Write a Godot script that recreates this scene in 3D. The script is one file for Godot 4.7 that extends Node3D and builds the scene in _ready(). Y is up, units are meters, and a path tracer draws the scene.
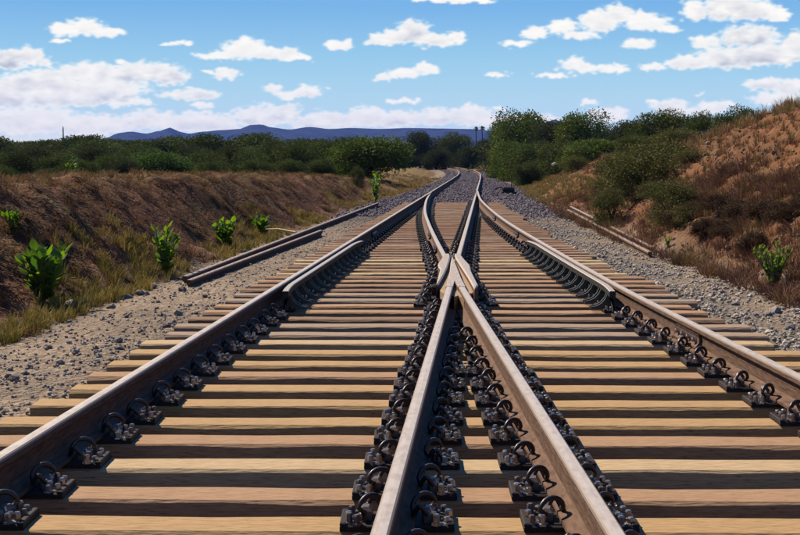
extends Node3D
# Railway turnout seen from between its two tracks. y = 0 is the top of the wooden ties,
# the rails' running surface lies at RAIL_TOP, d is the distance ahead (d = -z).

const F := 1300.0          # focal length in pixels of the 800 x 535 photograph
const HORIZON := 158.0     # photo row of the horizon
const CAM_H := 1.298
const RAIL_TOP := 0.19
const TIE_PITCH := 0.46
const TIE_W := 0.212
const K := 0.72           # the base colours below are noted a little light; this brings them to real-world values

var rng := RandomNumberGenerator.new()
var mats := {}
var used := {}
var terr := FastNoiseLite.new()
var terr2 := FastNoiseLite.new()
var patch := FastNoiseLite.new()

# ------------------------------------------------------------------ bookkeeping
func numbered(called: String) -> String:
	if not used.has(called):
		used[called] = 0
		return called
	used[called] += 1
	return "%s_%03d" % [called, used[called]]

func thing(called: String, label: String, category: String, at := Vector3.ZERO, turn := 0.0, group := "") -> Node3D:
	var o := Node3D.new()
	o.name = numbered(called)
	add_child(o)
	o.position = at
	o.rotation.y = turn
	tag(o, label, category, group)
	return o

func tag(o: Node, label: String, category: String, group := "", kind := "") -> void:
	if label: o.set_meta("label", label)
	if category: o.set_meta("category", category)
	if group: o.set_meta("group", group)
	if kind: o.set_meta("kind", kind)

func part(called: String, mesh: Mesh, m, parent: Node = null, at := Vector3.ZERO, turn := 0.0) -> MeshInstance3D:
	var o := MeshInstance3D.new()
	o.mesh = mesh
	if m is Array:
		for i in m.size(): o.set_surface_override_material(i, m[i])
	else:
		o.material_override = m
	o.position = at
	o.rotation.y = turn
	if parent == null:
		o.name = numbered(called)
		add_child(o)
	else:
		o.name = called
		parent.add_child(o, true)
	return o

# ------------------------------------------------------------------ mesh collector
class MB:
	var v := PackedVector3Array()
	var n := PackedVector3Array()
	var c := PackedColorArray()
	var col := Color.WHITE
	var colored := false
	func tri(a: Vector3, b: Vector3, d: Vector3, out: Vector3) -> void:
		var g := (d - a).cross(b - a)
		if g.length_squared() < 1e-18: return
		g = g.normalized()
		if g.dot(out) < 0.0:
			var t := b; b = d; d = t
			g = -g
		v.append(a); v.append(b); v.append(d)
		n.append(g); n.append(g); n.append(g)
		if colored:
			c.append(col); c.append(col); c.append(col)
	func quad(a: Vector3, b: Vector3, d: Vector3, e: Vector3, out: Vector3) -> void:
		tri(a, b, d, out)
		tri(a, d, e, out)
	func stri(a: Vector3, b: Vector3, d: Vector3, na: Vector3, nb: Vector3, nd: Vector3) -> void:
		var g := (d - a).cross(b - a)
		if g.dot(na + nb + nd) < 0.0:
			var t := b; b = d; d = t
			t = nb; nb = nd; nd = t
		v.append(a); v.append(b); v.append(d)
		n.append(na); n.append(nb); n.append(nd)
		if colored:
			c.append(col); c.append(col); c.append(col)
	func box(lo: Vector3, hi: Vector3, bev := 0.0) -> void:
		# box with chamfered top edges
		var b := bev
		var p := [Vector3(lo.x, lo.y, lo.z), Vector3(hi.x, lo.y, lo.z), Vector3(hi.x, lo.y, hi.z), Vector3(lo.x, lo.y, hi.z)]
		var q := [Vector3(lo.x, hi.y - b, lo.z), Vector3(hi.x, hi.y - b, lo.z), Vector3(hi.x, hi.y - b, hi.z), Vector3(lo.x, hi.y - b, hi.z)]
		var r := [Vector3(lo.x + b, hi.y, lo.z + b), Vector3(hi.x - b, hi.y, lo.z + b), Vector3(hi.x - b, hi.y, hi.z - b), Vector3(lo.x + b, hi.y, hi.z - b)]
		var mid := (lo + hi) * 0.5
		for i in 4:
			var j := (i + 1) % 4
			quad(p[i], p[j], q[j], q[i], (p[i] + q[j]) * 0.5 - mid)
			if b > 0.0: quad(q[i], q[j], r[j], r[i], (q[i] + r[j]) * 0.5 - mid)
		quad(r[0], r[1], r[2], r[3], Vector3.UP)
		quad(p[0], p[1], p[2], p[3], Vector3.DOWN)
	func tube(path: Array, radii: Array, sides := 6, closed_ends := true) -> void:
		var rings := []
		var nr := []
		var prev := Vector3.ZERO
		for i in path.size():
			var t: Vector3 = (path[mini(i + 1, path.size() - 1)] - path[maxi(i - 1, 0)]).normalized()
			var s := t.cross(Vector3(0.31, 0.9, 0.21)).normalized() if prev == Vector3.ZERO else (prev - t * prev.dot(t)).normalized()
			prev = s
			var u := t.cross(s)
			var ring := []
			var nn := []
			for k in sides:
				var ang := TAU * k / sides
				var dir := s * cos(ang) + u * sin(ang)
				ring.append(path[i] + dir * radii[i])
				nn.append(dir)
			rings.append(ring); nr.append(nn)
		for i in path.size() - 1:
			for k in sides:
				var k2 := (k + 1) % sides
				stri(rings[i][k], rings[i][k2], rings[i + 1][k2], nr[i][k], nr[i][k2], nr[i + 1][k2])
				stri(rings[i][k], rings[i + 1][k2], rings[i + 1][k], nr[i][k], nr[i + 1][k2], nr[i + 1][k])
		if closed_ends:
			for e in [0, path.size() - 1]:
				var t: Vector3 = (path[e] - path[1 if e == 0 else e - 1]).normalized()
				for k in range(1, sides - 1):
					tri(rings[e][0], rings[e][k], rings[e][k + 1], t)
	func prism(poly: PackedVector2Array, y0: float, y1: float, bev := 0.004, top: MB = null) -> void:
		# poly in (x, z); chamfered top edge
		if top == null: top = self
		var m := poly.size()
		var area := 0.0
		for i in m: area += poly[i].cross(poly[(i + 1) % m])
		var sg := 1.0 if area > 0.0 else -1.0
		var inner := PackedVector2Array()
		for i in m:
			var e0 := (poly[i] - poly[(i + m - 1) % m]).normalized()
			var e1 := (poly[(i + 1) % m] - poly[i]).normalized()
			var n0 := Vector2(-e0.y, e0.x) * sg
			var n1 := Vector2(-e1.y, e1.x) * sg
			var bis := (n0 + n1)
			bis = bis.normalized() if bis.length() > 0.01 else n0
			inner.append(poly[i] + bis * bev)
		for i in m:
			var j := (i + 1) % m
			var e := (poly[j] - poly[i]).normalized()
			var out := Vector3(e.y * sg, 0, -e.x * sg)
			var a := Vector3(poly[i].x, y0, poly[i].y)
			var b := Vector3(poly[j].x, y0, poly[j].y)
			var a1 := Vector3(poly[i].x, y1 - bev, poly[i].y)
			var b1 := Vector3(poly[j].x, y1 - bev, poly[j].y)
			quad(a, b, b1, a1, out)
			top.quad(a1, b1, Vector3(inner[j].x, y1, inner[j].y), Vector3(inner[i].x, y1, inner[i].y), out + Vector3.UP)
		var t := Geometry2D.triangulate_polygon(inner)
		for i in range(0, t.size(), 3):
			top.tri(Vector3(inner[t[i]].x, y1, inner[t[i]].y), Vector3(inner[t[i + 1]].x, y1, inner[t[i + 1]].y), Vector3(inner[t[i + 2]].x, y1, inner[t[i + 2]].y), Vector3.UP)
	func commit(into: ArrayMesh = null) -> ArrayMesh:
		var m := into if into else ArrayMesh.new()
		var a := []
		a.resize(Mesh.ARRAY_MAX)
		a[Mesh.ARRAY_VERTEX] = v
		a[Mesh.ARRAY_NORMAL] = n
		if colored: a[Mesh.ARRAY_COLOR] = c
		m.add_surface_from_arrays(Mesh.PRIMITIVE_TRIANGLES, a)
		return m

# ------------------------------------------------------------------ track geometry, x at distance d
func along(t: Array, d: float) -> float:
	# Catmull-Rom through [d, x] rows
	var k := 0
	while k < t.size() - 2 and d > t[k + 1][0]: k += 1
	var p1: Array = t[k]
	var p2: Array = t[k + 1]
	var h: float = p2[0] - p1[0]
	var m1: float = (p2[1] - p1[1]) / h
	var m2 := m1
	if k > 0: m1 = (p2[1] - t[k - 1][1]) / (p2[0] - t[k - 1][0])
	if k < t.size() - 2: m2 = (t[k + 2][1] - p1[1]) / (t[k + 2][0] - p1[0])
	var s: float = (d - p1[0]) / h
	if s < 0.0: return p1[1] + m1 * (d - p1[0])
	if s > 1.0: return p2[1] + m2 * (d - p2[0])
	var s2 := s * s
	var s3 := s2 * s
	return (2 * s3 - 3 * s2 + 1) * p1[1] + (s3 - 2 * s2 + s) * h * m1 + (-2 * s3 + 3 * s2) * p2[1] + (s3 - s2) * h * m2

var far_left := [[50.0, 1.485], [62.9, 2.34], [75.0, 3.13], [85.0, 3.75], [99.0, 4.5], [117.0, 5.15], [135.0, 5.4], [153.0, 5.2], [185.0, 3.8], [218.0, 0.9], [260.0, -5.0], [300.0, -13.0]]
var sr_tab := [[1.0, 2.16], [3.0, 2.13], [6.64, 2.04], [7.9, 2.0], [11.3, 1.91], [18.6, 1.87], [23.0, 1.88], [27.7, 1.96], [34.7, 2.16], [40.0, 2.41], [43.0, 2.568]]
var cl_tab := [[1.0, 0.67], [3.8, 0.643], [6.1, 0.61], [11.3, 0.535], [14.8, 0.51], [17.7, 0.495], [22.0, 0.49], [27.0, 0.52], [31.7, 0.62], [36.0, 0.75], [40.0, 0.915], [42.6, 1.035]]

func SL(d: float) -> float:
	return -1.815 + 0.066 * d if d < 56.0 else along(far_left, d)
func SR(d: float) -> float:
	return along(sr_tab, d) if d < 43.0 else SL(d) + 1.505 + 0.04 * clampf((44.0 - d), 0, 1)
func CR(d: float) -> float:
	return -0.31 + 0.066 * d
func CL(d: float) -> float:
	return along(cl_tab, d)

func P(px: float, py: float, y := 0.0) -> Vector3:
	# the point at height y that the photograph shows at (px, py)
	var th := atan((267.5 - HORIZON) / F)
	var dir := Vector3((px - 400.0) / F, -(py - 267.5) / F, -1.0).rotated(Vector3.RIGHT, -th)
	return Vector3(0, CAM_H, 0) + dir * ((y - CAM_H) / dir.y)

func at_px(px: float, d: float) -> float:
	return (px - 400.0) / F * d

# ------------------------------------------------------------------ terrain
func bank_left(d: float) -> float:
	return along([[-10.0, 1.0], [12.0, 0.99], [25.0, 0.93], [40.0, 0.74], [58.0, 0.38], [80.0, 0.18], [120.0, 0.15]], clampf(d, -10, 120))
func bank_right(d: float) -> float:
	return along([[-10.0, 2.5], [14.0, 2.45], [22.0, 2.3], [30.0, 1.75], [40.0, 1.42], [50.0, 1.3], [60.0, 0.95], [80.0, 0.35], [120.0, 0.15]], clampf(d, -10, 120))

func gh(x: float, d: float) -> float:
	var a := SL(d) - x
	var b := x - SR(d)
	var filled := smoothstep(33.0, 39.0, d)
	var bed := lerpf(-0.125, -0.02, filled)
	var y := bed
	if a > 0.3:
		y = lerpf(bed, lerpf(-0.055, -0.06, filled), smoothstep(0.42, 0.68, a))
		y -= 0.05 * smoothstep(1.0, 2.0, a)
		if a > 1.7:
			var hb := bank_left(d)
			var toe := 2.0 + 0.22 * terr2.get_noise_2d(x * 3.0, d * 3.0) + 0.2 * sin(d * 0.7)
			var t := clampf((a - toe) / 1.55, 0.0, 1.0)
			var rise := t * t * (3.0 - 2.0 * t) * 0.55 + t * 0.45
			y += (hb + 0.1) * rise
			y -= hb * 0.45 * smoothstep(3.8, 12.0, a)
			var rough := smoothstep(1.8, 2.4, a) * (1.0 - smoothstep(20.0, 60.0, a))
			# washed gullies that run down the slope, and lumps
			y += rough * (0.12 * terr.get_noise_2d(x * 5.0, d * 9.0) + 0.07 * terr2.get_noise_2d((x + d * 0.4) * 12.0, d * 20.0) + 0.05 * terr.get_noise_2d(x * 22.0, d * 26.0))
	elif b > 0.3:
		y = lerpf(bed, lerpf(-0.075, -0.05, filled), smoothstep(0.5, 0.85, b))
		y -= 0.04 * smoothstep(1.0, 2.0, b)
		if b > 1.7:
			var hb := bank_right(d)
			var toe := 2.05 + 0.25 * terr2.get_noise_2d(x * 3.0, d * 3.0)
			var t := clampf((b - toe) / 3.1, 0.0, 1.0)
			var rise := t * 0.6 + 0.4 * t * t * (3.0 - 2.0 * t)
			y += (hb + 0.1) * rise
			y -= hb * 0.6 * smoothstep(10.0, 40.0, b)
			var rough := smoothstep(1.8, 2.6, b) * (1.0 - smoothstep(20.0, 60.0, b))
			var ledge := terr.get_noise_2d(d * 2.0, y * 40.0 + x * 4.0)
			y += rough * (0.13 * terr.get_noise_2d(x * 6.0 + 40.0, d * 5.0) + 0.1 * ledge + 0.05 * terr2.get_noise_2d(x * 20.0, d * 16.0))
	y += 0.012 * terr2.get_noise_2d(x * 25.0, d * 25.0)
	if absf(x) > 80.0 or d > 260.0:
		var w := maxf(smoothstep(80.0, 300.0, absf(x)), smoothstep(260.0, 500.0, d))
		y = lerpf(y, 0.1, w)
	return y

func ground_color(x: float, d: float) -> Color:
	var a := SL(d) - x
	var b := x - SR(d)
	var n1 := patch.get_noise_2d(x * 3.0, d * 3.0)
	var n2 := patch.get_noise_2d(x * 11.0 + 70.0, d * 11.0)
	var dirt := Color(0.5, 0.395, 0.3).lerp(Color(0.36, 0.285, 0.22), clampf(0.5 + n1 + 0.5 * n2, 0, 1))
	var grav := Color(0.17, 0.155, 0.155).lerp(Color(0.24, 0.21, 0.2), clampf(0.5 + n2, 0, 1))
	var far := smoothstep(18.0, 34.0, d)
	var c := grav
	if a > 0.3:
		c = dirt.lerp(grav, clampf(far * (1.0 - smoothstep(lerpf(1.2, 0.8, smoothstep(36.0, 60.0, d)), lerpf(2.0, 1.3, smoothstep(36.0, 60.0, d)), a)) + 0.25 * n2, 0, 1))
		var soil := Color(0.26, 0.128, 0.074).lerp(Color(0.125, 0.066, 0.043), clampf(0.5 + 1.2 * n1 + n2, 0, 1))
		var straw := Color(0.34, 0.25, 0.12)
		soil = soil.lerp(straw, 0.5 * smoothstep(0.15, 0.5, n1 * 0.8 + n2 * 0.6))
		c = c.lerp(soil, smoothstep(1.75, 2.25, a + 0.3 * n2))
		c = c.lerp(straw.lerp(Color(0.16, 0.13, 0.06), clampf(0.5 + n1, 0, 1)), smoothstep(3.3, 4.2, a))
		if d > 45.0: c = c.lerp(straw, smoothstep(1.8, 2.6, a) * smoothstep(45.0, 65.0, d) * 0.8)
	elif b > 0.3:
		c = grav.lerp(Color(0.3, 0.27, 0.24), 1.0 - far).lerp(dirt, smoothstep(0.9, 1.6, b + 0.6 * n1) * (1.0 - far * 0.4))
		var soil := Color(0.33, 0.16, 0.083).lerp(Color(0.175, 0.088, 0.053), clampf(0.5 + 1.2 * n1 + n2, 0, 1))
		var tan := Color(0.36, 0.215, 0.118)
		soil = soil.lerp(tan, smoothstep(0.0, 0.5, n2 + 0.4 * n1) * 0.6)
		c = c.lerp(soil, smoothstep(1.9, 2.5, b + 0.3 * n2))
		c = c.lerp(Color(0.27, 0.175, 0.095), smoothstep(5.4, 6.5, b))
	if a > 60.0 or b > 60.0 or d > 220.0:
		c = c.lerp(Color(0.12, 0.11, 0.055), 0.8)
	return c

func build_ground() -> void:
	var ds := []
	var d := -6.0
	while d < 7000.0:
		ds.append(d)
		d += 0.4 if d < 4.0 else maxf(0.11, (d - 1.0) * 0.013) if d < 120.0 else d * 0.06
	var xs := []
	var off := 0.0
	var step := 0.1
	while off < 5500.0:
		xs.append(off)
		if off > 7.5: step *= 1.12
		off += step
	# columns follow the track: u < 0 left of the left rail, then across, then right of the right rail
	var cols := []
	for i in range(xs.size() - 1, -1, -1): cols.append([-1, xs[i]])
	for k in range(1, 8): cols.append([0, k / 8.0])
	for i in xs.size(): cols.append([1, xs[i]])
	var W := cols.size()
	var v := PackedVector3Array()
	var c := PackedColorArray()
	for r in ds.size():
		var dd: float = ds[r]
		var dc := minf(dd, 300.0)
		var sl := SL(dc)
		var sr := SR(dc)
		for q in W:
			var x: float
			if cols[q][0] < 0: x = sl - cols[q][1]
			elif cols[q][0] > 0: x = sr + cols[q][1]
			else: x = lerpf(sl, sr, cols[q][1])
			v.append(Vector3(x, gh(x, dc) if dd < 300.0 else lerpf(gh(x, dc), 0.0, smoothstep(300.0, 500.0, dd)), -dd))
			c.append(ground_color(x, dc))
	var n := PackedVector3Array()
	n.resize(v.size())
	for r in ds.size():
		for q in W:
			var i := r * W + q
			var l := v[i - 1] if q > 0 else v[i]
			var rt := v[i + 1] if q < W - 1 else v[i]
			var nr := v[i - W] if r > 0 else v[i]
			var fr := v[i + W] if r < ds.size() - 1 else v[i]
			n[i] = (rt - l).cross(nr - fr).normalized() * -1.0
			if n[i].y < 0.0: n[i] = -n[i]
	var idx := PackedInt32Array()
	for r in ds.size() - 1:
		for q in W - 1:
			var i := r * W + q
			idx.append_array([i, i + W, i + 1, i + 1, i + W, i + W + 1])
	var a := []
	a.resize(Mesh.ARRAY_MAX)
	a[Mesh.ARRAY_VERTEX] = v
	a[Mesh.ARRAY_NORMAL] = n
	a[Mesh.ARRAY_COLOR] = c
	a[Mesh.ARRAY_INDEX] = idx
	var m := ArrayMesh.new()
	m.add_surface_from_arrays(Mesh.PRIMITIVE_TRIANGLES, a)
	var g := part("ground", m, mats.ground)
	tag(g, "", "", "", "structure")
	print("ground ", v.size())

# ------------------------------------------------------------------ materials
func noise_tex(seed_: int, freq: float, ramp: Array, size := 512, octaves := 4, type := FastNoiseLite.TYPE_SIMPLEX_SMOOTH, normal := false) -> NoiseTexture2D:
	var nz := FastNoiseLite.new()
	nz.seed = seed_
	nz.noise_type = type
	nz.frequency = freq
	nz.fractal_octaves = octaves
	nz.fractal_gain = 0.55
	var t := NoiseTexture2D.new()
	t.width = size
	t.height = size
	t.seamless = true
	t.noise = nz
	t.as_normal_map = normal
	if ramp.size():
		var g := Gradient.new()
		g.offsets = PackedFloat32Array(ramp.map(func(r): return r[0]))
		g.colors = PackedColorArray(ramp.map(func(r): return r[1]))
		t.color_ramp = g
	return t

func grey(g: float) -> Color:
	return Color(g, g, g)

func lin(r: float, g: float, b: float) -> Color:
	return Color(r * K, g * K, b * K).linear_to_srgb()

func mat(called: String, color: Color, rough := 0.9, metal := 0.0) -> StandardMaterial3D:
	var m := StandardMaterial3D.new()
	m.resource_name = called
	m.albedo_color = color
	m.roughness = rough
	m.metallic = metal
	m.metallic_specular = 0.3
	mats[called] = m
	return m

func tri_tex(m: StandardMaterial3D, tex: Texture2D, scale: Vector3, world := true) -> void:
	m.albedo_texture = tex
	m.uv1_triplanar = true
	m.uv1_world_triplanar = world
	m.uv1_scale = scale

func relief(m: StandardMaterial3D, tex: Texture2D, cm: float) -> void:
	m.heightmap_enabled = true
	m.heightmap_texture = tex
	m.heightmap_scale = cm

func make_materials() -> void:
	var soil := noise_tex(3, 0.02, [[0.0, grey(0.62)], [0.5, grey(0.86)], [1.0, grey(1.0)]], 512, 5)
	var grit := noise_tex(8, 0.05, [[0.0, grey(0.55)], [0.42, grey(0.86)], [0.62, grey(0.95)], [1.0, grey(1.0)]], 512, 4)
	var bumpy := noise_tex(5, 0.03, [], 512, 5)
	var g := mat("ground", lin(1, 1, 1), 0.97)
	g.vertex_color_use_as_albedo = true
	g.metallic_specular = 0.15
	tri_tex(g, soil, Vector3(0.9, 0.9, 0.9))
	g.detail_enabled = true
	g.detail_blend_mode = BaseMaterial3D.BLEND_MODE_MUL
	g.detail_albedo = grit
	g.detail_uv_layer = BaseMaterial3D.DETAIL_UV_2
	g.uv2_triplanar = true
	g.uv2_world_triplanar = true
	g.uv2_scale = Vector3(3.1, 3.1, 3.1)
	relief(g, bumpy, 4.0)
	var s := mat("stone", lin(1, 1, 1), 0.95)
	s.vertex_color_use_as_albedo = true
	s.metallic_specular = 0.2
	tri_tex(s, grit, Vector3(6, 6, 6))
	# wood: grain runs along x
	# fine grain, and thin dark drying splits along it
	var grain := noise_tex(21, 0.02, [[0.0, Color(0.8, 0.77, 0.74)], [0.35, Color(0.93, 0.92, 0.91)], [0.7, Color(1, 1, 1)], [1.0, Color(0.96, 0.94, 0.91)]], 512, 5)
	var blotch := noise_tex(33, 0.014, [[0.0, Color(0.42, 0.36, 0.33)], [0.16, Color(0.6, 0.55, 0.52)], [0.24, Color(0.93, 0.92, 0.9)], [0.6, Color(0.98, 0.97, 0.96)], [1.0, Color(1, 1, 1)]], 512, 4)
	(blotch.noise as FastNoiseLite).fractal_type = FastNoiseLite.FRACTAL_RIDGED
	var flip_ramp: Gradient = blotch.color_ramp
	flip_ramp.offsets = PackedFloat32Array([0.0, 0.5, 0.86, 0.93, 1.0])
	flip_ramp.colors = PackedColorArray([Color(0.9, 0.88, 0.86), Color(1, 1, 1), Color(0.96, 0.95, 0.94), Color(0.55, 0.49, 0.45), Color(0.34, 0.28, 0.25)])
	var grain_h := noise_tex(21, 0.02, [], 512, 5)
	var tones := {"wood_straw": lin(0.385, 0.255, 0.128), "wood_tan": lin(0.34, 0.215, 0.13), "wood_grey": lin(0.3, 0.225, 0.168), "wood_red": lin(0.24, 0.138, 0.094), "wood_brown": lin(0.275, 0.172, 0.11), "wood_pale": lin(0.44, 0.33, 0.2), "wood_dark": lin(0.21, 0.135, 0.09)}
	for k in tones:
		var w := mat(k, tones[k], 0.88)
		tri_tex(w, grain, Vector3(0.7, 8.0, 8.0))
		w.detail_enabled = true
		w.detail_blend_mode = BaseMaterial3D.BLEND_MODE_MUL
		w.detail_albedo = blotch
		w.detail_uv_layer = BaseMaterial3D.DETAIL_UV_2
		w.uv2_triplanar = true
		w.uv2_world_triplanar = true
		w.uv2_scale = Vector3(0.28, 3.4, 3.4)
		relief(w, grain_h, 0.35)
	# steel
	var rust := noise_tex(41, 0.03, [[0.0, Color(0.55, 0.5, 0.5)], [0.5, Color(0.85, 0.83, 0.82)], [1.0, Color(1, 1, 1)]], 256, 5)
	var worn := noise_tex(44, 0.02, [[0.0, Color(0.86, 0.83, 0.81)], [0.5, Color(0.96, 0.95, 0.945)], [1.0, Color(1, 1, 1)]], 256, 4)
	var r := mat("rail_rust", lin(0.165, 0.1, 0.07), 0.8, 0.1)
	tri_tex(r, rust, Vector3(3, 7, 0.9))
	relief(r, bumpy, 0.15)
	var h := mat("rail_head", lin(0.46, 0.42, 0.39), 0.5, 0.2)
	tri_tex(h, worn, Vector3(4, 4, 1.6))
	var he := mat("rail_edge", lin(0.26, 0.215, 0.19), 0.55, 0.25)
	tri_tex(he, worn, Vector3(9, 9, 0.35))
	var fr := mat("frog_cream", lin(0.58, 0.515, 0.44), 0.5, 0.2)
	tri_tex(fr, rust, Vector3(6, 6, 2.5))
	var fl := mat("frog_floor", lin(0.44, 0.32, 0.2), 0.85, 0.05)
	tri_tex(fl, rust, Vector3(5, 5, 5))
	var fs := mat("frog_rust", lin(0.17, 0.105, 0.07), 0.8, 0.1)
	tri_tex(fs, rust, Vector3(5, 5, 5))
	var pl := mat("plate_steel", lin(0.034, 0.027, 0.026), 0.65, 0.2)
	tri_tex(pl, rust, Vector3(9, 9, 9))
	var cp := mat("clip_steel", lin(0.055, 0.045, 0.045), 0.38, 0.6)
	cp.metallic_specular = 0.5
	var bt := mat("bolt_steel", lin(0.4, 0.355, 0.33), 0.28, 0.85)
	bt.metallic_specular = 0.5
	var sh := mat("shoulder_steel", lin(0.15, 0.12, 0.11), 0.42, 0.55)
	var gb := mat("guard_steel", lin(0.05, 0.046, 0.044), 0.6, 0.3)
	tri_tex(gb, rust, Vector3(3, 3, 3))
	var gt := mat("guard_worn", lin(0.42, 0.39, 0.36), 0.5, 0.3)
	tri_tex(gt, worn, Vector3(8, 8, 2))
	var br := mat("brace_steel", lin(0.075, 0.08, 0.072), 0.5, 0.35)
	# plants
	for spec in [["leaf_a", 0.135, 0.165, 0.055], ["leaf_b", 0.108, 0.122, 0.055], ["leaf_pale_green", 0.12, 0.17, 0.065], ["leaf_dark", 0.075, 0.082, 0.05], ["leaf_olive", 0.135, 0.122, 0.058], ["leaf_dead", 0.1, 0.06, 0.052], ["leaf_bright", 0.19, 0.27, 0.06]]:
		var l := mat(spec[0], lin(spec[1], spec[2], spec[3]), 0.85)
		l.vertex_color_use_as_albedo = true
		l.backlight_enabled = true
		l.backlight = Color(0.5, 0.6, 0.25)
		l.metallic_specular = 0.08
	mats["leaf_bright"].backlight = Color(0.85, 1.0, 0.3)
	var gr := mat("grass", lin(1, 1, 1), 0.85)
	gr.vertex_color_use_as_albedo = true
	gr.backlight_enabled = true
	gr.backlight = Color(0.6, 0.55, 0.4)
	gr.metallic_specular = 0.2
	var bk := mat("bark", lin(0.09, 0.065, 0.05), 0.95)
	tri_tex(bk, rust, Vector3(3, 3, 3))
	mat("white_paint", lin(0.75, 0.74, 0.7), 0.7)
	mat("roof_far", lin(0.25, 0.16, 0.12), 0.9)
	mat("weathered_pole", lin(0.1, 0.08, 0.07), 0.9)
	var hl := mat("hill", lin(0.045, 0.052, 0.038), 1.0)
	hl.metallic_specular = 0.0
	tri_tex(hl, noise_tex(61, 0.02, [[0.0, grey(0.55)], [0.5, grey(0.85)], [1.0, grey(1.0)]], 256, 5), Vector3(0.002, 0.002, 0.002))

# ------------------------------------------------------------------ sky
func cloud_puffs() -> Array:
	# x, y, half width, half height of each puff, in pixels of the photograph, and how grey its core is
	return [
		[62, 30, 17, 9, 0.1], [84, 28, 24, 11, 0.15], [108, 33, 19, 6, 0.1], [60, 41, 9, 3, 0],
		[8, 60, 24, 13, 0.8], [30, 57, 17, 10, 0.5], [46, 62, 9, 6, 0.2],
		[92, 74, 48, 13, 0.4], [142, 74, 48, 13, 0.6], [40, 84, 48, 17, 0.5], [168, 77, 22, 11, 0.5], [60, 99, 62, 13, 0.5], [100, 90, 52, 13, 0.3], [14, 95, 34, 22, 0.5], [115, 97, 25, 6, 1.0], [128, 103, 26, 5, 0.1], [22, 80, 14, 8, 0.9],
		[30, 122, 60, 17, 0.25], [90, 126, 50, 13, 0.25], [150, 121, 35, 12, 0.3], [200, 124, 45, 13, 0.35], [264, 118, 36, 13, 0.45], [288, 113, 14, 11, 0.9], [330, 122, 40, 11, 0.4], [368, 119, 26, 13, 0.3], [402, 120, 26, 11, 0.5], [436, 118, 22, 12, 0.4], [470, 117, 24, 13, 0.3], [500, 122, 25, 9, 0.2], [540, 121, 18, 8, 0.2],
		[245, 50, 26, 13, 0.2], [219, 56, 23, 6, 0.1], [276, 54, 26, 8, 0.3], [300, 58, 14, 4, 0],
		[336, 47, 11, 6, 0.1], [348, 45, 8, 5, 0.1],
		[412, 33, 21, 14, 0.7], [384, 41, 19, 8, 0.3], [434, 41, 24, 9, 0.4], [456, 38, 10, 7, 0.1], [396, 36, 15, 9, 0.4],
		[382, 79, 10, 5, 0.3], [405, 74, 21, 6, 0.1], [427, 69, 13, 7, 0.1],
		[226, 75, 16, 7, 0.2], [208, 73, 6, 3, 0], [274, 90, 13, 6, 0.3], [310, 92, 15, 8, 0.4], [294, 95, 22, 5, 0.1],
		[452, 0, 34, 5, 0.2], [482, 1, 16, 4, 0], [425, -1, 14, 4, 0],
		[515, 44, 16, 4, 0], [535, 34, 13, 8, 0.1], [562, 27, 16, 10, 0.1], [600, 23, 23, 14, 0.3], [618, 15, 17, 13, 0.4], [645, 22, 26, 11, 0.2], [665, 29, 15, 6, 0.1], [580, 36, 22, 5, 0.2],
		[640, 45, 17, 8, 0.15], [573, 66, 15, 9, 0.2], [554, 76, 20, 3, 0], [586, 69, 11, 7, 0.1], [611, 69, 19, 5, 0.1], [588, 102, 10, 4, 0.1],
		[694, 12, 14, 13, 0.3], [730, 8, 30, 19, 0.6], [757, 12, 25, 12, 0.4], [776, 15, 12, 10, 0.1],
		[750, 38, 32, 14, 0.8], [708, 43, 18, 8, 0.2], [690, 63, 26, 9, 0.3], [730, 59, 38, 14, 0.7], [772, 56, 36, 14, 0.7], [797, 46, 18, 16, 0.3], [655, 67, 15, 5, 0.1],
		[765, 85, 24, 8, 0.4], [792, 88, 22, 10, 0.3], [776, 100, 28, 8, 0.3], [670, 106, 21, 7, 0.3], [716, 107, 23, 6, 0.2], [654, 101, 8, 2.5, 0], [700, 95, 5, 2, 0], [690, 112, 30, 5, 0.2],
		[497, 74, 13, 2.5, 0], [403, 102, 18, 3, 0], [500, 109, 8, 3, 0], [180, 44, 16, 3, 0], [166, 44, 7, 2.5, 0], [190, 95, 32, 7, 0.5], [202, 106, 14, 4, 0.1], [608, 116, 22, 9, 0.2], [122, 61, 6, 2.5, 0],
	]

func sky_blue(el: float) -> Color:
	# clear sky colour (sRGB) at an elevation in degrees
	var keys := [[-1.0, Color(0.92, 0.96, 0.97)], [0.8, Color(0.86, 0.94, 0.965)], [2.5, Color(0.745, 0.89, 0.945)], [4.5, Color(0.62, 0.82, 0.93)], [6.5, Color(0.495, 0.725, 0.915)], [14.0, Color(0.38, 0.62, 0.87)], [35.0, Color(0.28, 0.5, 0.79)], [90.0, Color(0.2, 0.4, 0.7)]]
	for i in keys.size() - 1:
		if el <= keys[i + 1][0]:
			return keys[i][1].lerp(keys[i + 1][1], clampf((el - keys[i][0]) / (keys[i + 1][0] - keys[i][0]), 0, 1))
	return keys[-1][1]

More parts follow.
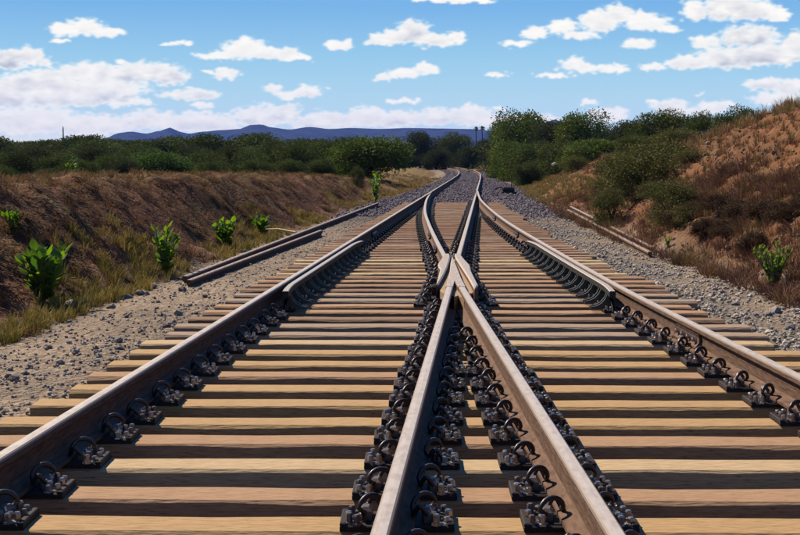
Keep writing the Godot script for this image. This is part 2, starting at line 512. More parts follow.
func build_sky() -> Sky:
	var W := 4096
	var H := 4096
	var M := 1.4
	var column := Image.create(1, H, false, Image.FORMAT_RGBA8)
	for r in H:
		var blue := sky_blue(90.0 - (r + 0.5) * 180.0 / H).srgb_to_linear()
		column.set_pixel(0, r, Color(blue.r / M, blue.g / M, blue.b / M).linear_to_srgb())
	column.resize(W, H, Image.INTERPOLATE_NEAREST)
	# scattered high clouds all round, above the strip that the photograph shows
	var hn := FastNoiseLite.new()
	hn.seed = 5
	hn.frequency = 0.022
	hn.fractal_octaves = 5
	hn.fractal_gain = 0.55
	var hi := Image.create(1024, 512, false, Image.FORMAT_RGBA8)
	for r in 512:
		var el := 8.5 + (511 - r) / 512.0 * 45.0
		var k := 1.0 / sin(deg_to_rad(el))
		for q in 1024:
			var az := TAU * q / 1024.0
			var n := hn.get_noise_3d(cos(az) * k * 16.0, 7.0, sin(az) * k * 16.0)
			var al := smoothstep(0.3, 0.5, n) * smoothstep(8.5, 12.0, el) * (1.0 - smoothstep(40.0, 52.0, el))
			if al > 0.0:
				var g := lerpf(1.0, 0.86, smoothstep(0.35, 0.7, n))
				hi.set_pixel(q, r, Color(g * 0.86, g * 0.86, g * 0.87, al))
			else:
				hi.set_pixel(q, r, Color(1, 1, 1, 0))
	hi.resize(W, int(H * 45.0 / 180.0), Image.INTERPOLATE_CUBIC)
	column.blend_rect(hi, Rect2i(0, 0, hi.get_width(), hi.get_height()), Vector2i(0, int(H * (90.0 - 53.5) / 180.0)))
	# the strip near the horizon: 45 degrees wide, repeated round the horizon
	var SW := 512
	var r0 := int(H * (90.0 - 8.8) / 180.0)
	var r1 := int(H * (90.0 + 0.6) / 180.0)
	var puffs := cloud_puffs()
	var wn := FastNoiseLite.new()
	wn.seed = 11
	wn.frequency = 0.085
	wn.fractal_octaves = 4
	wn.fractal_gain = 0.6
	var wn2 := FastNoiseLite.new()
	wn2.seed = 23
	wn2.frequency = 0.04
	wn2.fractal_octaves = 4
	var strip := Image.create(SW, r1 - r0, false, Image.FORMAT_RGBA8)
	var th := atan((267.5 - HORIZON) / F)
	for q in SW:
		var az := ((q + 0.5) / SW - 0.5) * PI / 4.0
		for r in range(r0, r1):
			var el := (90.0 - (r + 0.5) * 180.0 / H)
			var er := deg_to_rad(el)
			var dir := Vector3(sin(az) * cos(er), sin(er), -cos(az) * cos(er)).rotated(Vector3.RIGHT, th)
			var x := 400.0 - dir.x / dir.z * F
			var y := 267.5 + dir.y / dir.z * F
			if y > 150.0 and absf(x - 400) > 500: pass
			var wx := x + 5.0 * wn.get_noise_2d(x, y * 1.4) + 8.0 * wn2.get_noise_2d(x, y * 1.6)
			var wy := y + 3.4 * wn.get_noise_2d(x + 300.0, y * 1.4) + 3.2 * wn2.get_noise_2d(x + 500.0, y)
			var best := -1.0
			var core := 0.0
			var wsum := 0.0
			for p in puffs:
				var ex: float = (wx - p[0]) / p[2]
				if ex > 1.4 or ex < -1.4: continue
				var ey: float = (wy - p[1]) / p[3]
				if ey > 0.0: ey *= 1.35
				var e := 1.0 - ex * ex - ey * ey
				if e > best: best = e
				if e > 0.0:
					core += e * (p[4] * (0.35 + 0.65 * clampf(0.5 + ey, 0, 1)))
					wsum += e
			var nn := wn.get_noise_2d(x * 1.3 + 900.0, y * 2.0)
			var dens := best + 0.5 * nn
			var fine := wn.get_noise_2d(x * 2.6 + 400.0, y * 3.6)
			var al := smoothstep(-0.2, 0.42, dens + 0.3 * fine) * (0.9 + 0.1 * smoothstep(0.2, 0.6, best))
			var shade := 0.0
			if wsum > 0.0:
				shade = core / wsum * smoothstep(0.15, 0.75, best + 0.25 * nn)
				shade *= clampf(0.75 + 1.3 * wn2.get_noise_2d(x * 0.9 + 80.0, y * 1.7), 0, 1.25)
			shade += 0.12 * clampf(wn.get_noise_2d(x * 0.9 + 40.0, y * 1.7 + 33.0) * 1.5, 0, 1) * smoothstep(0.2, 0.6, best)
			var lowhaze := smoothstep(2.2, 0.2, el)
			var c := Color(1.0, 0.97, 0.895).lerp(Color(0.4, 0.44, 0.53), clampf(shade * 0.95, 0, 0.85))
			var bright := lerpf(1.09, 1.36, lowhaze)
			c = Color(c.r * bright, c.g * bright * lerpf(1.0, 0.94, lowhaze), c.b * bright * lerpf(1.0, 0.72, lowhaze))
			var far_white := Color(1.26, 1.16, 0.84)
			# thin veil of distant cloud low on the horizon
			var veil := smoothstep(1.7, 0.5, el) * (0.75 + 0.35 * wn2.get_noise_2d(x * 0.5, y * 2.0))
			if al < 0.02: c = far_white
			c = Color(c.r / M, c.g / M, c.b / M).linear_to_srgb()
			al = 1.0 - (1.0 - al) * (1.0 - clampf(veil, 0, 1))
			strip.set_pixel(q, r - r0, Color(c.r, c.g, c.b, al))
	var flip: Image = strip.duplicate()
	flip.flip_x()
	for k in 8:
		var x0 := (W / 2 - SW / 2 + k * SW) % W
		var s := strip if k % 2 == 0 else flip
		column.blend_rect(s, Rect2i(0, 0, mini(SW, W - x0), s.get_height()), Vector2i(x0, r0))
		if x0 + SW > W:
			column.blend_rect(s, Rect2i(W - x0, 0, SW - (W - x0), s.get_height()), Vector2i(0, r0))
	column.convert(Image.FORMAT_RGB8)
	var m := PanoramaSkyMaterial.new()
	m.panorama = ImageTexture.create_from_image(column)
	m.energy_multiplier = 1.0
	var sky := Sky.new()
	sky.sky_material = m
	return sky

# ------------------------------------------------------------------ rails
const PROFILE := [[0.0, 0.0], [0.021, -0.001], [0.0275, -0.0055], [0.0305, -0.013], [0.0315, -0.034], [0.025, -0.043], [0.0105, -0.053], [0.008, -0.085], [0.0105, -0.128], [0.022, -0.141], [0.068, -0.154], [0.0695, -0.166], [0.0, -0.166]]

func rail_mesh(pts: Array, taper := 0.0) -> ArrayMesh:
	# pts: centre of the running surface; surfaces: 0 = foot and rusty parts, 1 = worn running surface, 2 = web
	var prof := []
	var half := PROFILE.size()
	for i in half: prof.append(Vector2(PROFILE[i][0], PROFILE[i][1]))
	for i in range(half - 2, 0, -1): prof.append(Vector2(-PROFILE[i][0], PROFILE[i][1]))
	var m := prof.size()
	var pn := []
	for k in m:
		var e: Vector2 = prof[(k + 1) % m] - prof[k]
		pn.append(Vector2(-e.y, e.x).normalized() * -1.0 if false else Vector2(-e.y, e.x).normalized())
	var mbs := [MB.new(), MB.new(), MB.new(), MB.new()]
	var rings := []
	var sides := []
	for i in pts.size():
		var t: Vector3 = (pts[mini(i + 1, pts.size() - 1)] - pts[maxi(i - 1, 0)])
		t.y = 0
		t = t.normalized()
		var s := t.cross(Vector3.UP)   # to the right when looking along the path
		var wf := 1.0 if taper == 0.0 else clampf((pts[i] - pts[-1]).length() / taper, 0.25, 1.0)
		var ring := []
		for k in m: ring.append(pts[i] + s * prof[k].x * wf + Vector3.UP * prof[k].y)
		rings.append(ring); sides.append(s)
	for k in m:
		var k2 := (k + 1) % m
		var lowk := mini(k if k < half else m - k, k2 if k2 < half else m - k2)
		if k2 == 0: lowk = 0
		var mb: MB = mbs[1] if lowk <= 0 else mbs[3] if lowk <= 2 else (mbs[2] if lowk >= 4 and lowk <= 8 else mbs[0])
		for i in pts.size() - 1:
			var o: Vector3 = (rings[i][k] + rings[i + 1][k2]) * 0.5 - (pts[i] + pts[i + 1]) * 0.5
			var e: Vector2 = prof[k2] - prof[k]
			var n2 := Vector2(-e.y, e.x)
			var mid: Vector2 = (prof[k] + prof[k2]) * 0.5
			var out: Vector3 = sides[i] * n2.x + Vector3.UP * n2.y
			# profile runs clockwise seen along the path, so n2 points outwards
			if (k < half - 1 and n2.x < -0.0001 and absf(n2.y) < absf(n2.x)) or (lowk == 0 and n2.y < 0): out = -out
			mb.quad(rings[i][k], rings[i + 1][k], rings[i + 1][k2], rings[i][k2], out)
	for e in [0, pts.size() - 1]:
		var t: Vector3 = pts[e] - pts[1 if e == 0 else e - 1]
		var centre: Vector3 = pts[e] + Vector3(0, -0.09, 0)
		for k in m: mbs[0].tri(centre, rings[e][k], rings[e][(k + 1) % m], t)
	var out_mesh := ArrayMesh.new()
	for mb in mbs: mb.commit(out_mesh)
	return out_mesh

func rail_along(called: String, label: String, f: Callable, d0: float, d1: float, y := RAIL_TOP, taper := 0.0) -> Node3D:
	var base := Vector3(f.call(d0), 0, -d0)
	var o := thing(called, label, "rail", base)
	var pts := []
	var d := d0
	while d < d1:
		pts.append(Vector3(f.call(d), y, -d) - base)
		d += clampf(d * 0.05, 0.25, 3.0)
	pts.append(Vector3(f.call(d1), y, -d1) - base)
	part("rail_bar", rail_mesh(pts, taper), [mats.rail_rust, mats.rail_head, mats.rail_rust, mats.rail_edge], o)
	return o

func joint_bar(rail: Node3D, f: Callable, d: float, side: float, y := RAIL_TOP, worn := false) -> void:
	# fishplate bolted to the web, with four bolt heads
	var mb := MB.new()
	var poly := [Vector2(0.0105, -0.126), Vector2(0.05, -0.140), Vector2(0.05, -0.128), Vector2(0.026, -0.108), Vector2(0.026, -0.066), Vector2(0.036, -0.044), Vector2(0.0105, -0.053)]
	var L := 0.31
	for i in poly.size():
		var a: Vector2 = poly[i]
		var b: Vector2 = poly[(i + 1) % poly.size()]
		var out := Vector3((b - a).y, -(b - a).x, 0) * -1.0
		out = Vector3(((a + b) * 0.5).x - 0.02, ((a + b) * 0.5).y + 0.09, 0)
		mb.quad(Vector3(a.x, a.y, L), Vector3(a.x, a.y, -L), Vector3(b.x, b.y, -L), Vector3(b.x, b.y, L), out)
	for s in [L, -L]:
		var c := Vector3(0.02, -0.09, s)
		for i in poly.size():
			var a: Vector2 = poly[i]
			var b: Vector2 = poly[(i + 1) % poly.size()]
			mb.tri(c, Vector3(a.x, a.y, s), Vector3(b.x, b.y, s), Vector3(0, 0, s))
	var slope: float = (f.call(d + 0.2) - f.call(d - 0.2)) / 0.4
	var at := Vector3(f.call(d), y, -d) - rail.position
	var jb := part("joint_bar", mb.commit(), mats.rail_rust, rail, at, -atan(slope) + (PI if side < 0 else 0.0))
	for k in 4:
		part("bolt", meshes.bolt_side, mats.bolt_steel, jb, Vector3(0.026, -0.087, -0.225 + 0.15 * k))

var meshes := {}

func hex_bolt(r: float, h: float, axis: Vector3) -> ArrayMesh:
	var mb := MB.new()
	var s := axis.cross(Vector3(0.1, 0.3, 0.9)).normalized()
	var u := axis.cross(s)
	var ring := func(rad: float, hh: float, sides: int) -> Array:
		var o := []
		for k in sides: o.append(axis * hh + (s * cos(TAU * k / sides) + u * sin(TAU * k / sides)) * rad)
		return o
	var levels := [[r * 1.7, 0.0], [r * 1.6, h * 0.22], [r, h * 0.25], [r, h * 0.85], [r * 0.72, h]]
	for i in levels.size() - 1:
		var a: Array = ring.call(levels[i][0], levels[i][1], 6)
		var b: Array = ring.call(levels[i + 1][0], levels[i + 1][1], 6)
		for k in 6:
			mb.quad(a[k], a[(k + 1) % 6], b[(k + 1) % 6], b[k], (a[k] + b[(k + 1) % 6]) * 0.5 - axis * levels[i][1] + axis * 0.001)
	var top: Array = ring.call(levels[-1][0], h, 6)
	for k in range(1, 5): mb.tri(top[0], top[k], top[k + 1], axis)
	return mb.commit()

func clip_mesh() -> ArrayMesh:
	# a spring clip bent from round bar: a leg along the rail in its housing, an arch over it and a toe on the rail foot (rail towards -x)
	var mb := MB.new()
	var path := [Vector3(0.012, 0.024, 0.06), Vector3(0.012, 0.024, -0.02), Vector3(0.018, 0.026, -0.046)]
	for k in 9:
		var t := k / 8.0
		path.append(Vector3(0.008 - 0.03 * t + 0.027 * cos(PI * (t * 1.05)), 0.032 + 0.043 * sin(PI * (0.08 + t * 0.86)), -0.054 + 0.07 * t))
	path.append(Vector3(-0.045, 0.03, 0.026))
	path.append(Vector3(-0.04, 0.026, 0.05))
	var rr := []
	for i in path.size(): rr.append(0.0092)
	mb.tube(path, rr, 7)
	# second, nearer loop of the clip
	var path2 := [Vector3(0.012, 0.024, 0.05)]
	for k in 7:
		var t := k / 6.0
		path2.append(Vector3(0.012 - 0.052 * t, 0.024 + 0.03 * sin(PI * t), 0.056 + 0.014 * sin(PI * t)))
	rr = []
	for i in path2.size(): rr.append(0.0092)
	mb.tube(path2, rr, 7)
	# the cast shoulder that holds it
	var sh := MB.new()
	sh.box(Vector3(-0.012, 0.0, -0.036), Vector3(0.034, 0.04, 0.03), 0.012)
	sh.box(Vector3(0.0, 0.0, 0.03), Vector3(0.026, 0.036, 0.064), 0.01)
	var m := mb.commit()
	sh.commit(m)
	return m

func far_plate_mesh() -> ArrayMesh:
	var mb := MB.new()
	mb.box(Vector3(-0.2, 0, -0.095), Vector3(0.2, 0.02, 0.098), 0.003)
	for s in [-1, 1]:
		mb.box(Vector3(s * 0.1 - 0.025, 0.02, -0.05), Vector3(s * 0.1 + 0.025, 0.07, 0.05), 0.015)
		for z in [-0.05, 0.05]:
			mb.box(Vector3(s * 0.168 - 0.016, 0.02, z - 0.016), Vector3(s * 0.168 + 0.016, 0.045, z + 0.016), 0.006)
	return mb.commit()

func plate_mesh(w: float) -> ArrayMesh:
	var key := "plate_%d" % int(round(w * 20.0))
	if not meshes.has(key):
		var mb := MB.new()
		var ww: float = round(w * 20.0) / 20.0
		mb.box(Vector3(-ww * 0.5, 0, -0.098), Vector3(ww * 0.5, 0.02, 0.101), 0.004)
		for s in [-1.0, 1.0]:
			mb.box(Vector3(s * ww * 0.5 - 0.012 - s * 0.012, 0.02, -0.095), Vector3(s * ww * 0.5 + 0.012 - s * 0.012, 0.03, 0.097), 0.004)
		meshes[key] = mb.commit()
	return meshes[key]

func tie_mesh(len: float, seed_: int) -> ArrayMesh:
	var r := RandomNumberGenerator.new()
	r.seed = seed_
	var mb := MB.new()
	var secs := 14
	var rows := []
	for i in secs + 1:
		var x := len * i / secs
		var j := func(k: float) -> float: return r.randf_range(-k, k)
		var w: float = TIE_W * 0.5 + j.call(0.005)
		var top: float = j.call(0.0025)
		var b: float = 0.011 + j.call(0.008)
		var zc: float = j.call(0.003)
		if i == 0 or i == secs:
			b += 0.006
		if i == 0 or i == secs: x += j.call(0.012)
		rows.append([Vector3(x, -0.17, zc + w), Vector3(x, top - b, zc + w), Vector3(x, top, zc + w - b * 1.2), Vector3(x, top + 0.001, zc), Vector3(x, top, zc - w + b * 1.2), Vector3(x, top - b, zc - w), Vector3(x, -0.17, zc - w)])
	for i in secs:
		for k in 6:
			var a: Vector3 = rows[i][k]
			var c2: Vector3 = rows[i + 1][k + 1]
			mb.quad(a, rows[i + 1][k], c2, rows[i][k + 1], (a + c2) * 0.5 - Vector3(((a + c2) * 0.5).x, -0.085, 0))
	for e in [0, secs]:
		var c := Vector3(rows[e][0].x, -0.08, 0)
		for k in 6: mb.tri(c, rows[e][k], rows[e][k + 1], Vector3(1 if e else -1, 0, 0))
	return mb.commit()

func build_track() -> void:
	# the four running rails of the turnout
	var sl := rail_along("rail", "long rail beside the dusty left verge, outermost on the side of the brown earth bank", SL, 1.0, 300.0)
	var sr := rail_along("rail", "long gently curved rail beside the grey gravel verge below the rocky slope", SR, 1.0, 300.0)
	rail_along("rail", "straight inner rail running up to the frog, its foot hidden in shadow", CR, 1.0, 11.2)
	rail_along("rail", "inner rail running up to the frog with a dusty brown foot beside spring clips", CL, 1.0, 11.2)
	var cr2 := rail_along("rail", "straight closure rail beyond the frog ending in a switch point against the curved outer rail", CR, 14.55, 42.8, RAIL_TOP, 5.0)
	var cl2 := rail_along("rail", "curved closure rail beyond the frog bending to a switch point at the straight outer rail", CL, 14.55, 42.6, RAIL_TOP, 5.0)
	meshes["bolt_side"] = hex_bolt(0.017, 0.03, Vector3.RIGHT)
	meshes["spike"] = hex_bolt(0.0125, 0.034, Vector3.UP)
	meshes["clip"] = clip_mesh()
	meshes["far_plate"] = far_plate_mesh()
	joint_bar(sr, SR, 8.75, -1, RAIL_TOP, true)
	joint_bar(sr, SR, 20.6, -1, RAIL_TOP, true)
	joint_bar(sr, SR, 26.2, -1)
	joint_bar(sl, SL, 20.8, 1)
	joint_bar(cl2, CL, 17.3, -1, RAIL_TOP, true)
	joint_bar(cl2, CL, 20.3, -1, RAIL_TOP, true)
	build_frog()
	guard_rail(SL, 1.0, "guard rail with a bright worn top edge beside the straight outer rail, in shadow")
	guard_rail(SR, -1.0, "guard rail with a row of curved grey braces beside the curved outer rail")
	build_ties()

func frog_px(list: Array, y: float) -> PackedVector2Array:
	var o := PackedVector2Array()
	for p in list:
		var w := P(p[0], p[1], y)
		o.append(Vector2(w.x, w.z))
	return o

func build_frog() -> void:
	var o := thing("rail_frog", "pale worn cast steel frog where the two inner rails cross", "rail frog", Vector3(0, 0, 0))
	var y := RAIL_TOP + 0.003
	var rust_side: Material = mats.frog_rust
	# wing rails, traced on the running surface
	for outline in [
			[[444.2, 253.6], [441.0, 259.0], [438.4, 262.4], [437.8, 264.4], [438.6, 266.6], [440.2, 268.8], [439.2, 272.5], [437.6, 278.0], [436.0, 284.3], [438.4, 283.9], [441.4, 279.0], [444.4, 273.6], [447.0, 268.0], [449.2, 261.5], [450.2, 257.0], [449.6, 253.6]],
			[[454.6, 253.6], [455.4, 257.5], [459.0, 263.2], [463.2, 269.6], [467.4, 276.0], [471.2, 282.6], [474.4, 289.2], [478.4, 284.4], [474.6, 277.0], [471.0, 269.8], [470.8, 267.0], [469.4, 263.8], [465.0, 259.4], [460.2, 253.6]]]:
		var mb := MB.new()
		var top := MB.new()
		mb.prism(frog_px(outline, y), 0.03, y, 0.012, top)
		var m := mb.commit()
		top.commit(m)
		part("wing_rail", m, [rust_side, mats.frog_cream], o)
	# the point: wedge between the two gauge faces
	var P0 := frog_px([[451.7, 257.2], [450.6, 263.0], [449.9, 270.0], [448.3, 278.0]], RAIL_TOP)
	P0.append_array(PackedVector2Array([Vector2(CR(11.2) - 0.034, -11.2), Vector2(CR(11.2) + 0.033, -11.2), Vector2((CR(11.6) + CL(11.6)) * 0.5, -11.72), Vector2(CL(11.2) - 0.033, -11.2), Vector2(CL(11.2) + 0.034, -11.2)]))
	P0.append_array(frog_px([[461.4, 278.0], [458.4, 270.0], [455.6, 263.0], [453.0, 257.2]], RAIL_TOP))
	var mb := MB.new()
	var top := MB.new()
	mb.prism(P0, 0.05, RAIL_TOP + 0.002, 0.008, top)
	var m := mb.commit()
	top.commit(m)
	part("frog_point", m, [rust_side, mats.frog_cream], o)
	# cast floor between them, below the flangeways
	mb = MB.new()
	mb.prism(PackedVector2Array([Vector2(0.47, -14.8), Vector2(0.42, -13.4), Vector2(0.37, -12.2), Vector2(0.345, -11.4), Vector2(0.37, -11.15), Vector2(0.43, -10.95), Vector2(0.45, -10.75), Vector2(0.49, -10.85), Vector2(0.53, -10.7), Vector2(0.56, -10.95), Vector2(0.62, -11.05), Vector2(0.665, -11.3), Vector2(0.7, -12.6), Vector2(0.69, -13.4), Vector2(0.69, -14.8)]), 0.03, 0.148, 0.008)
	part("frog_base", mb.commit(), mats.frog_floor, o)
	for side in [[0.36, -13.05], [0.735, -13.05], [0.345, -12.3], [0.73, -12.3], [0.37, -13.75], [0.74, -13.7]]:
		mb = MB.new()
		mb.box(Vector3(side[0] - 0.05, 0.02, side[1] - 0.06), Vector3(side[0] + 0.05, 0.1, side[1] + 0.06), 0.02)
		part("brace_block", mb.commit(), mats.plate_steel, o)
	mb = MB.new()
	mb.box(Vector3(0.505, 0.06, -15.5), Vector3(0.665, 0.15, -15.05), 0.01)
	part("spacer_block", mb.commit(), mats.guard_steel, o)

func guard_rail(f: Callable, side: float, label: String) -> void:
	# side +1: stands to the right of the rail
	var d0 := 10.7
	var d1 := 17.3
	var base := Vector3(f.call(d0) + side * 0.13, 0, -d0)
	var o := thing("guard_rail", label, "guard rail", base)
	var flare := func(d: float) -> float:
		var e := minf(d - d0, d1 - d)
		return 0.112 + 0.045 * pow(clampf(1.0 - e / 0.7, 0.0, 1.0), 1.6)
	var mb := MB.new()
	var top := MB.new()
	var y1 := RAIL_TOP + 0.01
	var n := 34
	for i in n:
		var da: float = lerpf(d0, d1, float(i) / n)
		var db: float = lerpf(d0, d1, float(i + 1) / n)
		var q := []
		for d in [da, db]:
			var x: float = f.call(d) + side * (flare.call(d) - 0.022)
			var x2: float = f.call(d) + side * (flare.call(d) + 0.03)
			q.append([Vector3(x, 0.02, -d) - base, Vector3(x, y1 - 0.006, -d) - base, Vector3(x + side * 0.006, y1, -d) - base, Vector3(x2 - side * 0.006, y1, -d) - base, Vector3(x2, y1 - 0.006, -d) - base, Vector3(x2, y1 - 0.05, -d) - base, Vector3(x2 - side * 0.03, y1 - 0.07, -d) - base, Vector3(x2 - side * 0.03, 0.02, -d) - base])
		for k in 7:
			var a: Vector3 = q[0][k]
			var b: Vector3 = q[1][k]
			var c: Vector3 = q[1][k + 1]
			var e: Vector3 = q[0][k + 1]
			var mid := (a + c) * 0.5
			var cen: Vector3 = (q[0][0] + q[1][5]) * 0.5
			(top if k in [1, 2, 3] else mb).quad(a, b, c, e, mid - Vector3(cen.x, cen.y, mid.z))
		if i == 0 or i == n - 1:
			var q2: Array = q[0] if i == 0 else q[1]
			for k in range(1, 7): mb.tri(q2[0], q2[k], q2[k + 1], Vector3(0, 0, 1 if i == 0 else -1))
	var mesh := mb.commit()
	top.commit(mesh)
	part("guard_bar", mesh, [mats.guard_steel, mats.guard_worn], o)
	# a pair of curved ribs on every tie
	var rib := PackedVector2Array([Vector2(0.0, 0.0), Vector2(0.0, 0.168), Vector2(0.018, 0.165), Vector2(0.028, 0.13), Vector2(0.045, 0.09), Vector2(0.08, 0.05), Vector2(0.125, 0.028), Vector2(0.17, 0.02), Vector2(0.17, 0.0)])
	var rb := MB.new()
	for i in rib.size():
		var a := rib[i]
		var b := rib[(i + 1) % rib.size()]
		var e := b - a
		var out := Vector3(-e.y, e.x, 0) * (1.0)
		rb.quad(Vector3(a.x, a.y, -0.011), Vector3(b.x, b.y, -0.011), Vector3(b.x, b.y, 0.011), Vector3(a.x, a.y, 0.011), out)
	var tr := Geometry2D.triangulate_polygon(rib)
	for z in [-0.011, 0.011]:
		for i in range(0, tr.size(), 3):
			rb.tri(Vector3(rib[tr[i]].x, rib[tr[i]].y, z), Vector3(rib[tr[i + 1]].x, rib[tr[i + 1]].y, z), Vector3(rib[tr[i + 2]].x, rib[tr[i + 2]].y, z), Vector3(0, 0, z))
	var rib_mesh := rb.commit()
	for k in range(13, 29):
		var dt := tie_d(k)
		if dt < d0 + 0.1 or dt > d1 - 0.1: continue
		for s in [-0.05, 0.05]:
			var d: float = dt + s
			var x: float = f.call(d) + side * (flare.call(d) + 0.0)
			var rbn := part("brace", rib_mesh, mats.brace_steel, o, Vector3(x, 0.022, -d) - base, PI if side < 0 else 0.0)

func tie_d(k: int) -> float:
	var r := RandomNumberGenerator.new()
	r.seed = 900 + k
	return 4.54 + TIE_PITCH * k + r.randf_range(-0.022, 0.022)

func build_ties() -> void:
	var names := ["wood_straw", "wood_tan", "wood_grey", "wood_red", "wood_brown"]
	for k in range(-2, 75):
		var d := tie_d(k)
		var r := RandomNumberGenerator.new()
		r.seed = 5000 + k
		var slope := 0.035
		var xl := SL(d) - 0.57 + r.randf_range(-0.035, 0.035)
		var group_len: float = [0.66, 0.72, 0.68, 0.78, 0.64, 0.7][int(floor((k + 2) / 6.0)) % 6]
		var xr := SR(d) + group_len + r.randf_range(-0.05, 0.05)
		if k == 9: xr += 0.22
		if k in [11, 12]: xr += 0.1
		var tone: String
		var t := r.randf()
		if d < 6.3: tone = "wood_straw" if t < 0.6 else "wood_tan"
		elif d < 11.0: tone = "wood_straw" if t < 0.3 else "wood_tan" if t < 0.65 else "wood_grey"
		elif d < 17.0: tone = "wood_tan" if t < 0.3 else "wood_grey" if t < 0.6 else "wood_brown"
		else: tone = "wood_brown" if t < 0.5 else "wood_red"
		if k in [2, 3, 7]: tone = "wood_tan"
		if k in [0, 1, 4, 5, 6] : tone = "wood_straw" if k != 1 else "wood_tan"
		var odd := r.randf()
		if odd < 0.12: tone = "wood_pale" if d < 17.0 else "wood_tan"
		elif odd < 0.24: tone = "wood_dark"
		elif odd < 0.32: tone = "wood_grey"
		var word: String = {"wood_pale": "pale", "wood_dark": "dark brown", "wood_straw": "straw coloured", "wood_tan": "tan", "wood_grey": "greyish", "wood_red": "reddish brown", "wood_brown": "brown"}[tone]
		var nth := ["first", "second", "third", "fourth", "fifth", "sixth", "seventh", "eighth", "ninth", "tenth", "eleventh", "twelfth", "thirteenth", "fourteenth", "fifteenth", "sixteenth"]
		var where: String
		if k <= 13: where = nth[13 - k] + " wooden tie in front of the near ends of the guard rails"
		elif k <= 27: where = nth[k - 14] + " wooden tie counted from the near ends of the guard rails"
		else: where = "weathered wooden tie under the closure rails beyond the frog"
		var ang := atan(slope)
		var tie := thing("railway_tie", word + " " + where, "railway tie", Vector3(xl, 0, -d - (xl - 0.2) * slope * 0.0), -ang * 0.0, "wooden ties of the turnout")
		# ties lie square to the middle line of the two tracks
		tie.rotation.y = -ang * 0.35 + r.randf_range(-0.0045, 0.0045)
		part("timber", tie_mesh(xr - xl, 70 + k), mats[tone], tie)
		# rails that cross this tie, left to right
		var rails := []
		if d < 11.4: rails = [SL(d), CR(d), CL(d), SR(d)]
		elif d < 14.6: rails = [SL(d), CR(d) - 0.12, CL(d) + 0.12, SR(d)]
		elif d < 42.5: rails = [SL(d), CL(d), CR(d), SR(d)]
		else: rails = [SL(d), SR(d)]
		if rails[1] > rails[2]:
			var tmp: float = rails[1]; rails[1] = rails[2]; rails[2] = tmp
		# one plate under each rail, cut short where the next rail comes close; rails closer than 0.17 m share one
		var groups := []
		for x in rails:
			if groups.size() and x - groups[-1][-1] < 0.17: groups[-1].append(x)
			else: groups.append([x])
		for gi in groups.size():
			var g: Array = groups[gi]
			var left := 0.205
			var right := 0.205
			if gi > 0: left = clampf((g[0] - groups[gi - 1][-1]) * 0.5 - 0.02, 0.075, 0.205)
			if gi < groups.size() - 1: right = clampf((groups[gi + 1][0] - g[-1]) * 0.5 - 0.02, 0.075, 0.205)
			var x0: float = g[0] - left
			var x1: float = g[-1] + right
			var mid := (x0 + x1) * 0.5
			var lp := Vector3(mid - xl, 0.001, 0)
			if d > 19.0:
				if g.size() == 1 and left > 0.2 and right > 0.2:
					part("tie_plate", meshes.far_plate, mats.plate_steel, tie, lp)
				else:
					part("tie_plate", plate_mesh(x1 - x0), mats.plate_steel, tie, lp)
				continue
			var plate := part("tie_plate", plate_mesh(x1 - x0), mats.plate_steel, tie, lp)
			for s in [-1.0, 1.0]:
				var edge: float = g[0] if s < 0 else g[-1]
				var room := left if s < 0 else right
				if room < 0.11: continue
				var on_guard: bool = d > 10.9 and d < 17.2 and ((edge == rails[0] and s > 0) or (edge == rails[3] and s < 0))
				if not on_guard:
					var cn := part("rail_clip", meshes.clip, [mats.clip_steel, mats.shoulder_steel], plate, Vector3(edge + s * 0.1 - mid, 0.019, r.randf_range(-0.012, 0.012)), (PI if s < 0 else 0.0) + r.randf_range(-0.16, 0.16))
					cn.scale = Vector3(0.95, r.randf_range(1.05, 1.22), 1.0)
				if room < 0.17: continue
				var spots := [[0.0, -0.06], [0.0, 0.066]]
				if d < 13.0: spots = [[-0.002, -0.066], [0.004, 0.07], [0.008, 0.004], [-0.034, -0.078], [-0.036, 0.034], [-0.03, 0.08]]
				for q in spots:
					var sp := part("screw_spike", meshes.spike, mats.bolt_steel if r.randf() < 0.7 else mats.shoulder_steel, plate, Vector3(edge + s * (0.168 + q[0] + r.randf_range(-0.004, 0.004)) - mid, 0.019, q[1] + r.randf_range(-0.004, 0.004)), r.randf() * TAU)
					sp.scale.y = r.randf_range(0.8, 1.2)
	print("ties done")

# ------------------------------------------------------------------ stones
func rock_mesh(seed_: int, flat := 0.75) -> ArrayMesh:
	var r := RandomNumberGenerator.new()
	r.seed = seed_
	var t := (1.0 + sqrt(5.0)) / 2.0
	var vs := [Vector3(-1, t, 0), Vector3(1, t, 0), Vector3(-1, -t, 0), Vector3(1, -t, 0), Vector3(0, -1, t), Vector3(0, 1, t), Vector3(0, -1, -t), Vector3(0, 1, -t), Vector3(t, 0, -1), Vector3(t, 0, 1), Vector3(-t, 0, -1), Vector3(-t, 0, 1)]
	for i in vs.size():
		vs[i] = vs[i].normalized() * r.randf_range(0.68, 1.12) * Vector3(r.randf_range(0.9, 1.1), flat, r.randf_range(0.75, 1.0))
	var fs := [[0, 11, 5], [0, 5, 1], [0, 1, 7], [0, 7, 10], [0, 10, 11], [1, 5, 9], [5, 11, 4], [11, 10, 2], [10, 7, 6], [7, 1, 8], [3, 9, 4], [3, 4, 2], [3, 2, 6], [3, 6, 8], [3, 8, 9], [4, 9, 5], [2, 4, 11], [6, 2, 10], [8, 6, 7], [9, 8, 1]]
	var mb := MB.new()
	for f in fs: mb.tri(vs[f[0]], vs[f[1]], vs[f[2]], vs[f[0]] + vs[f[1]] + vs[f[2]])
	return mb.commit()

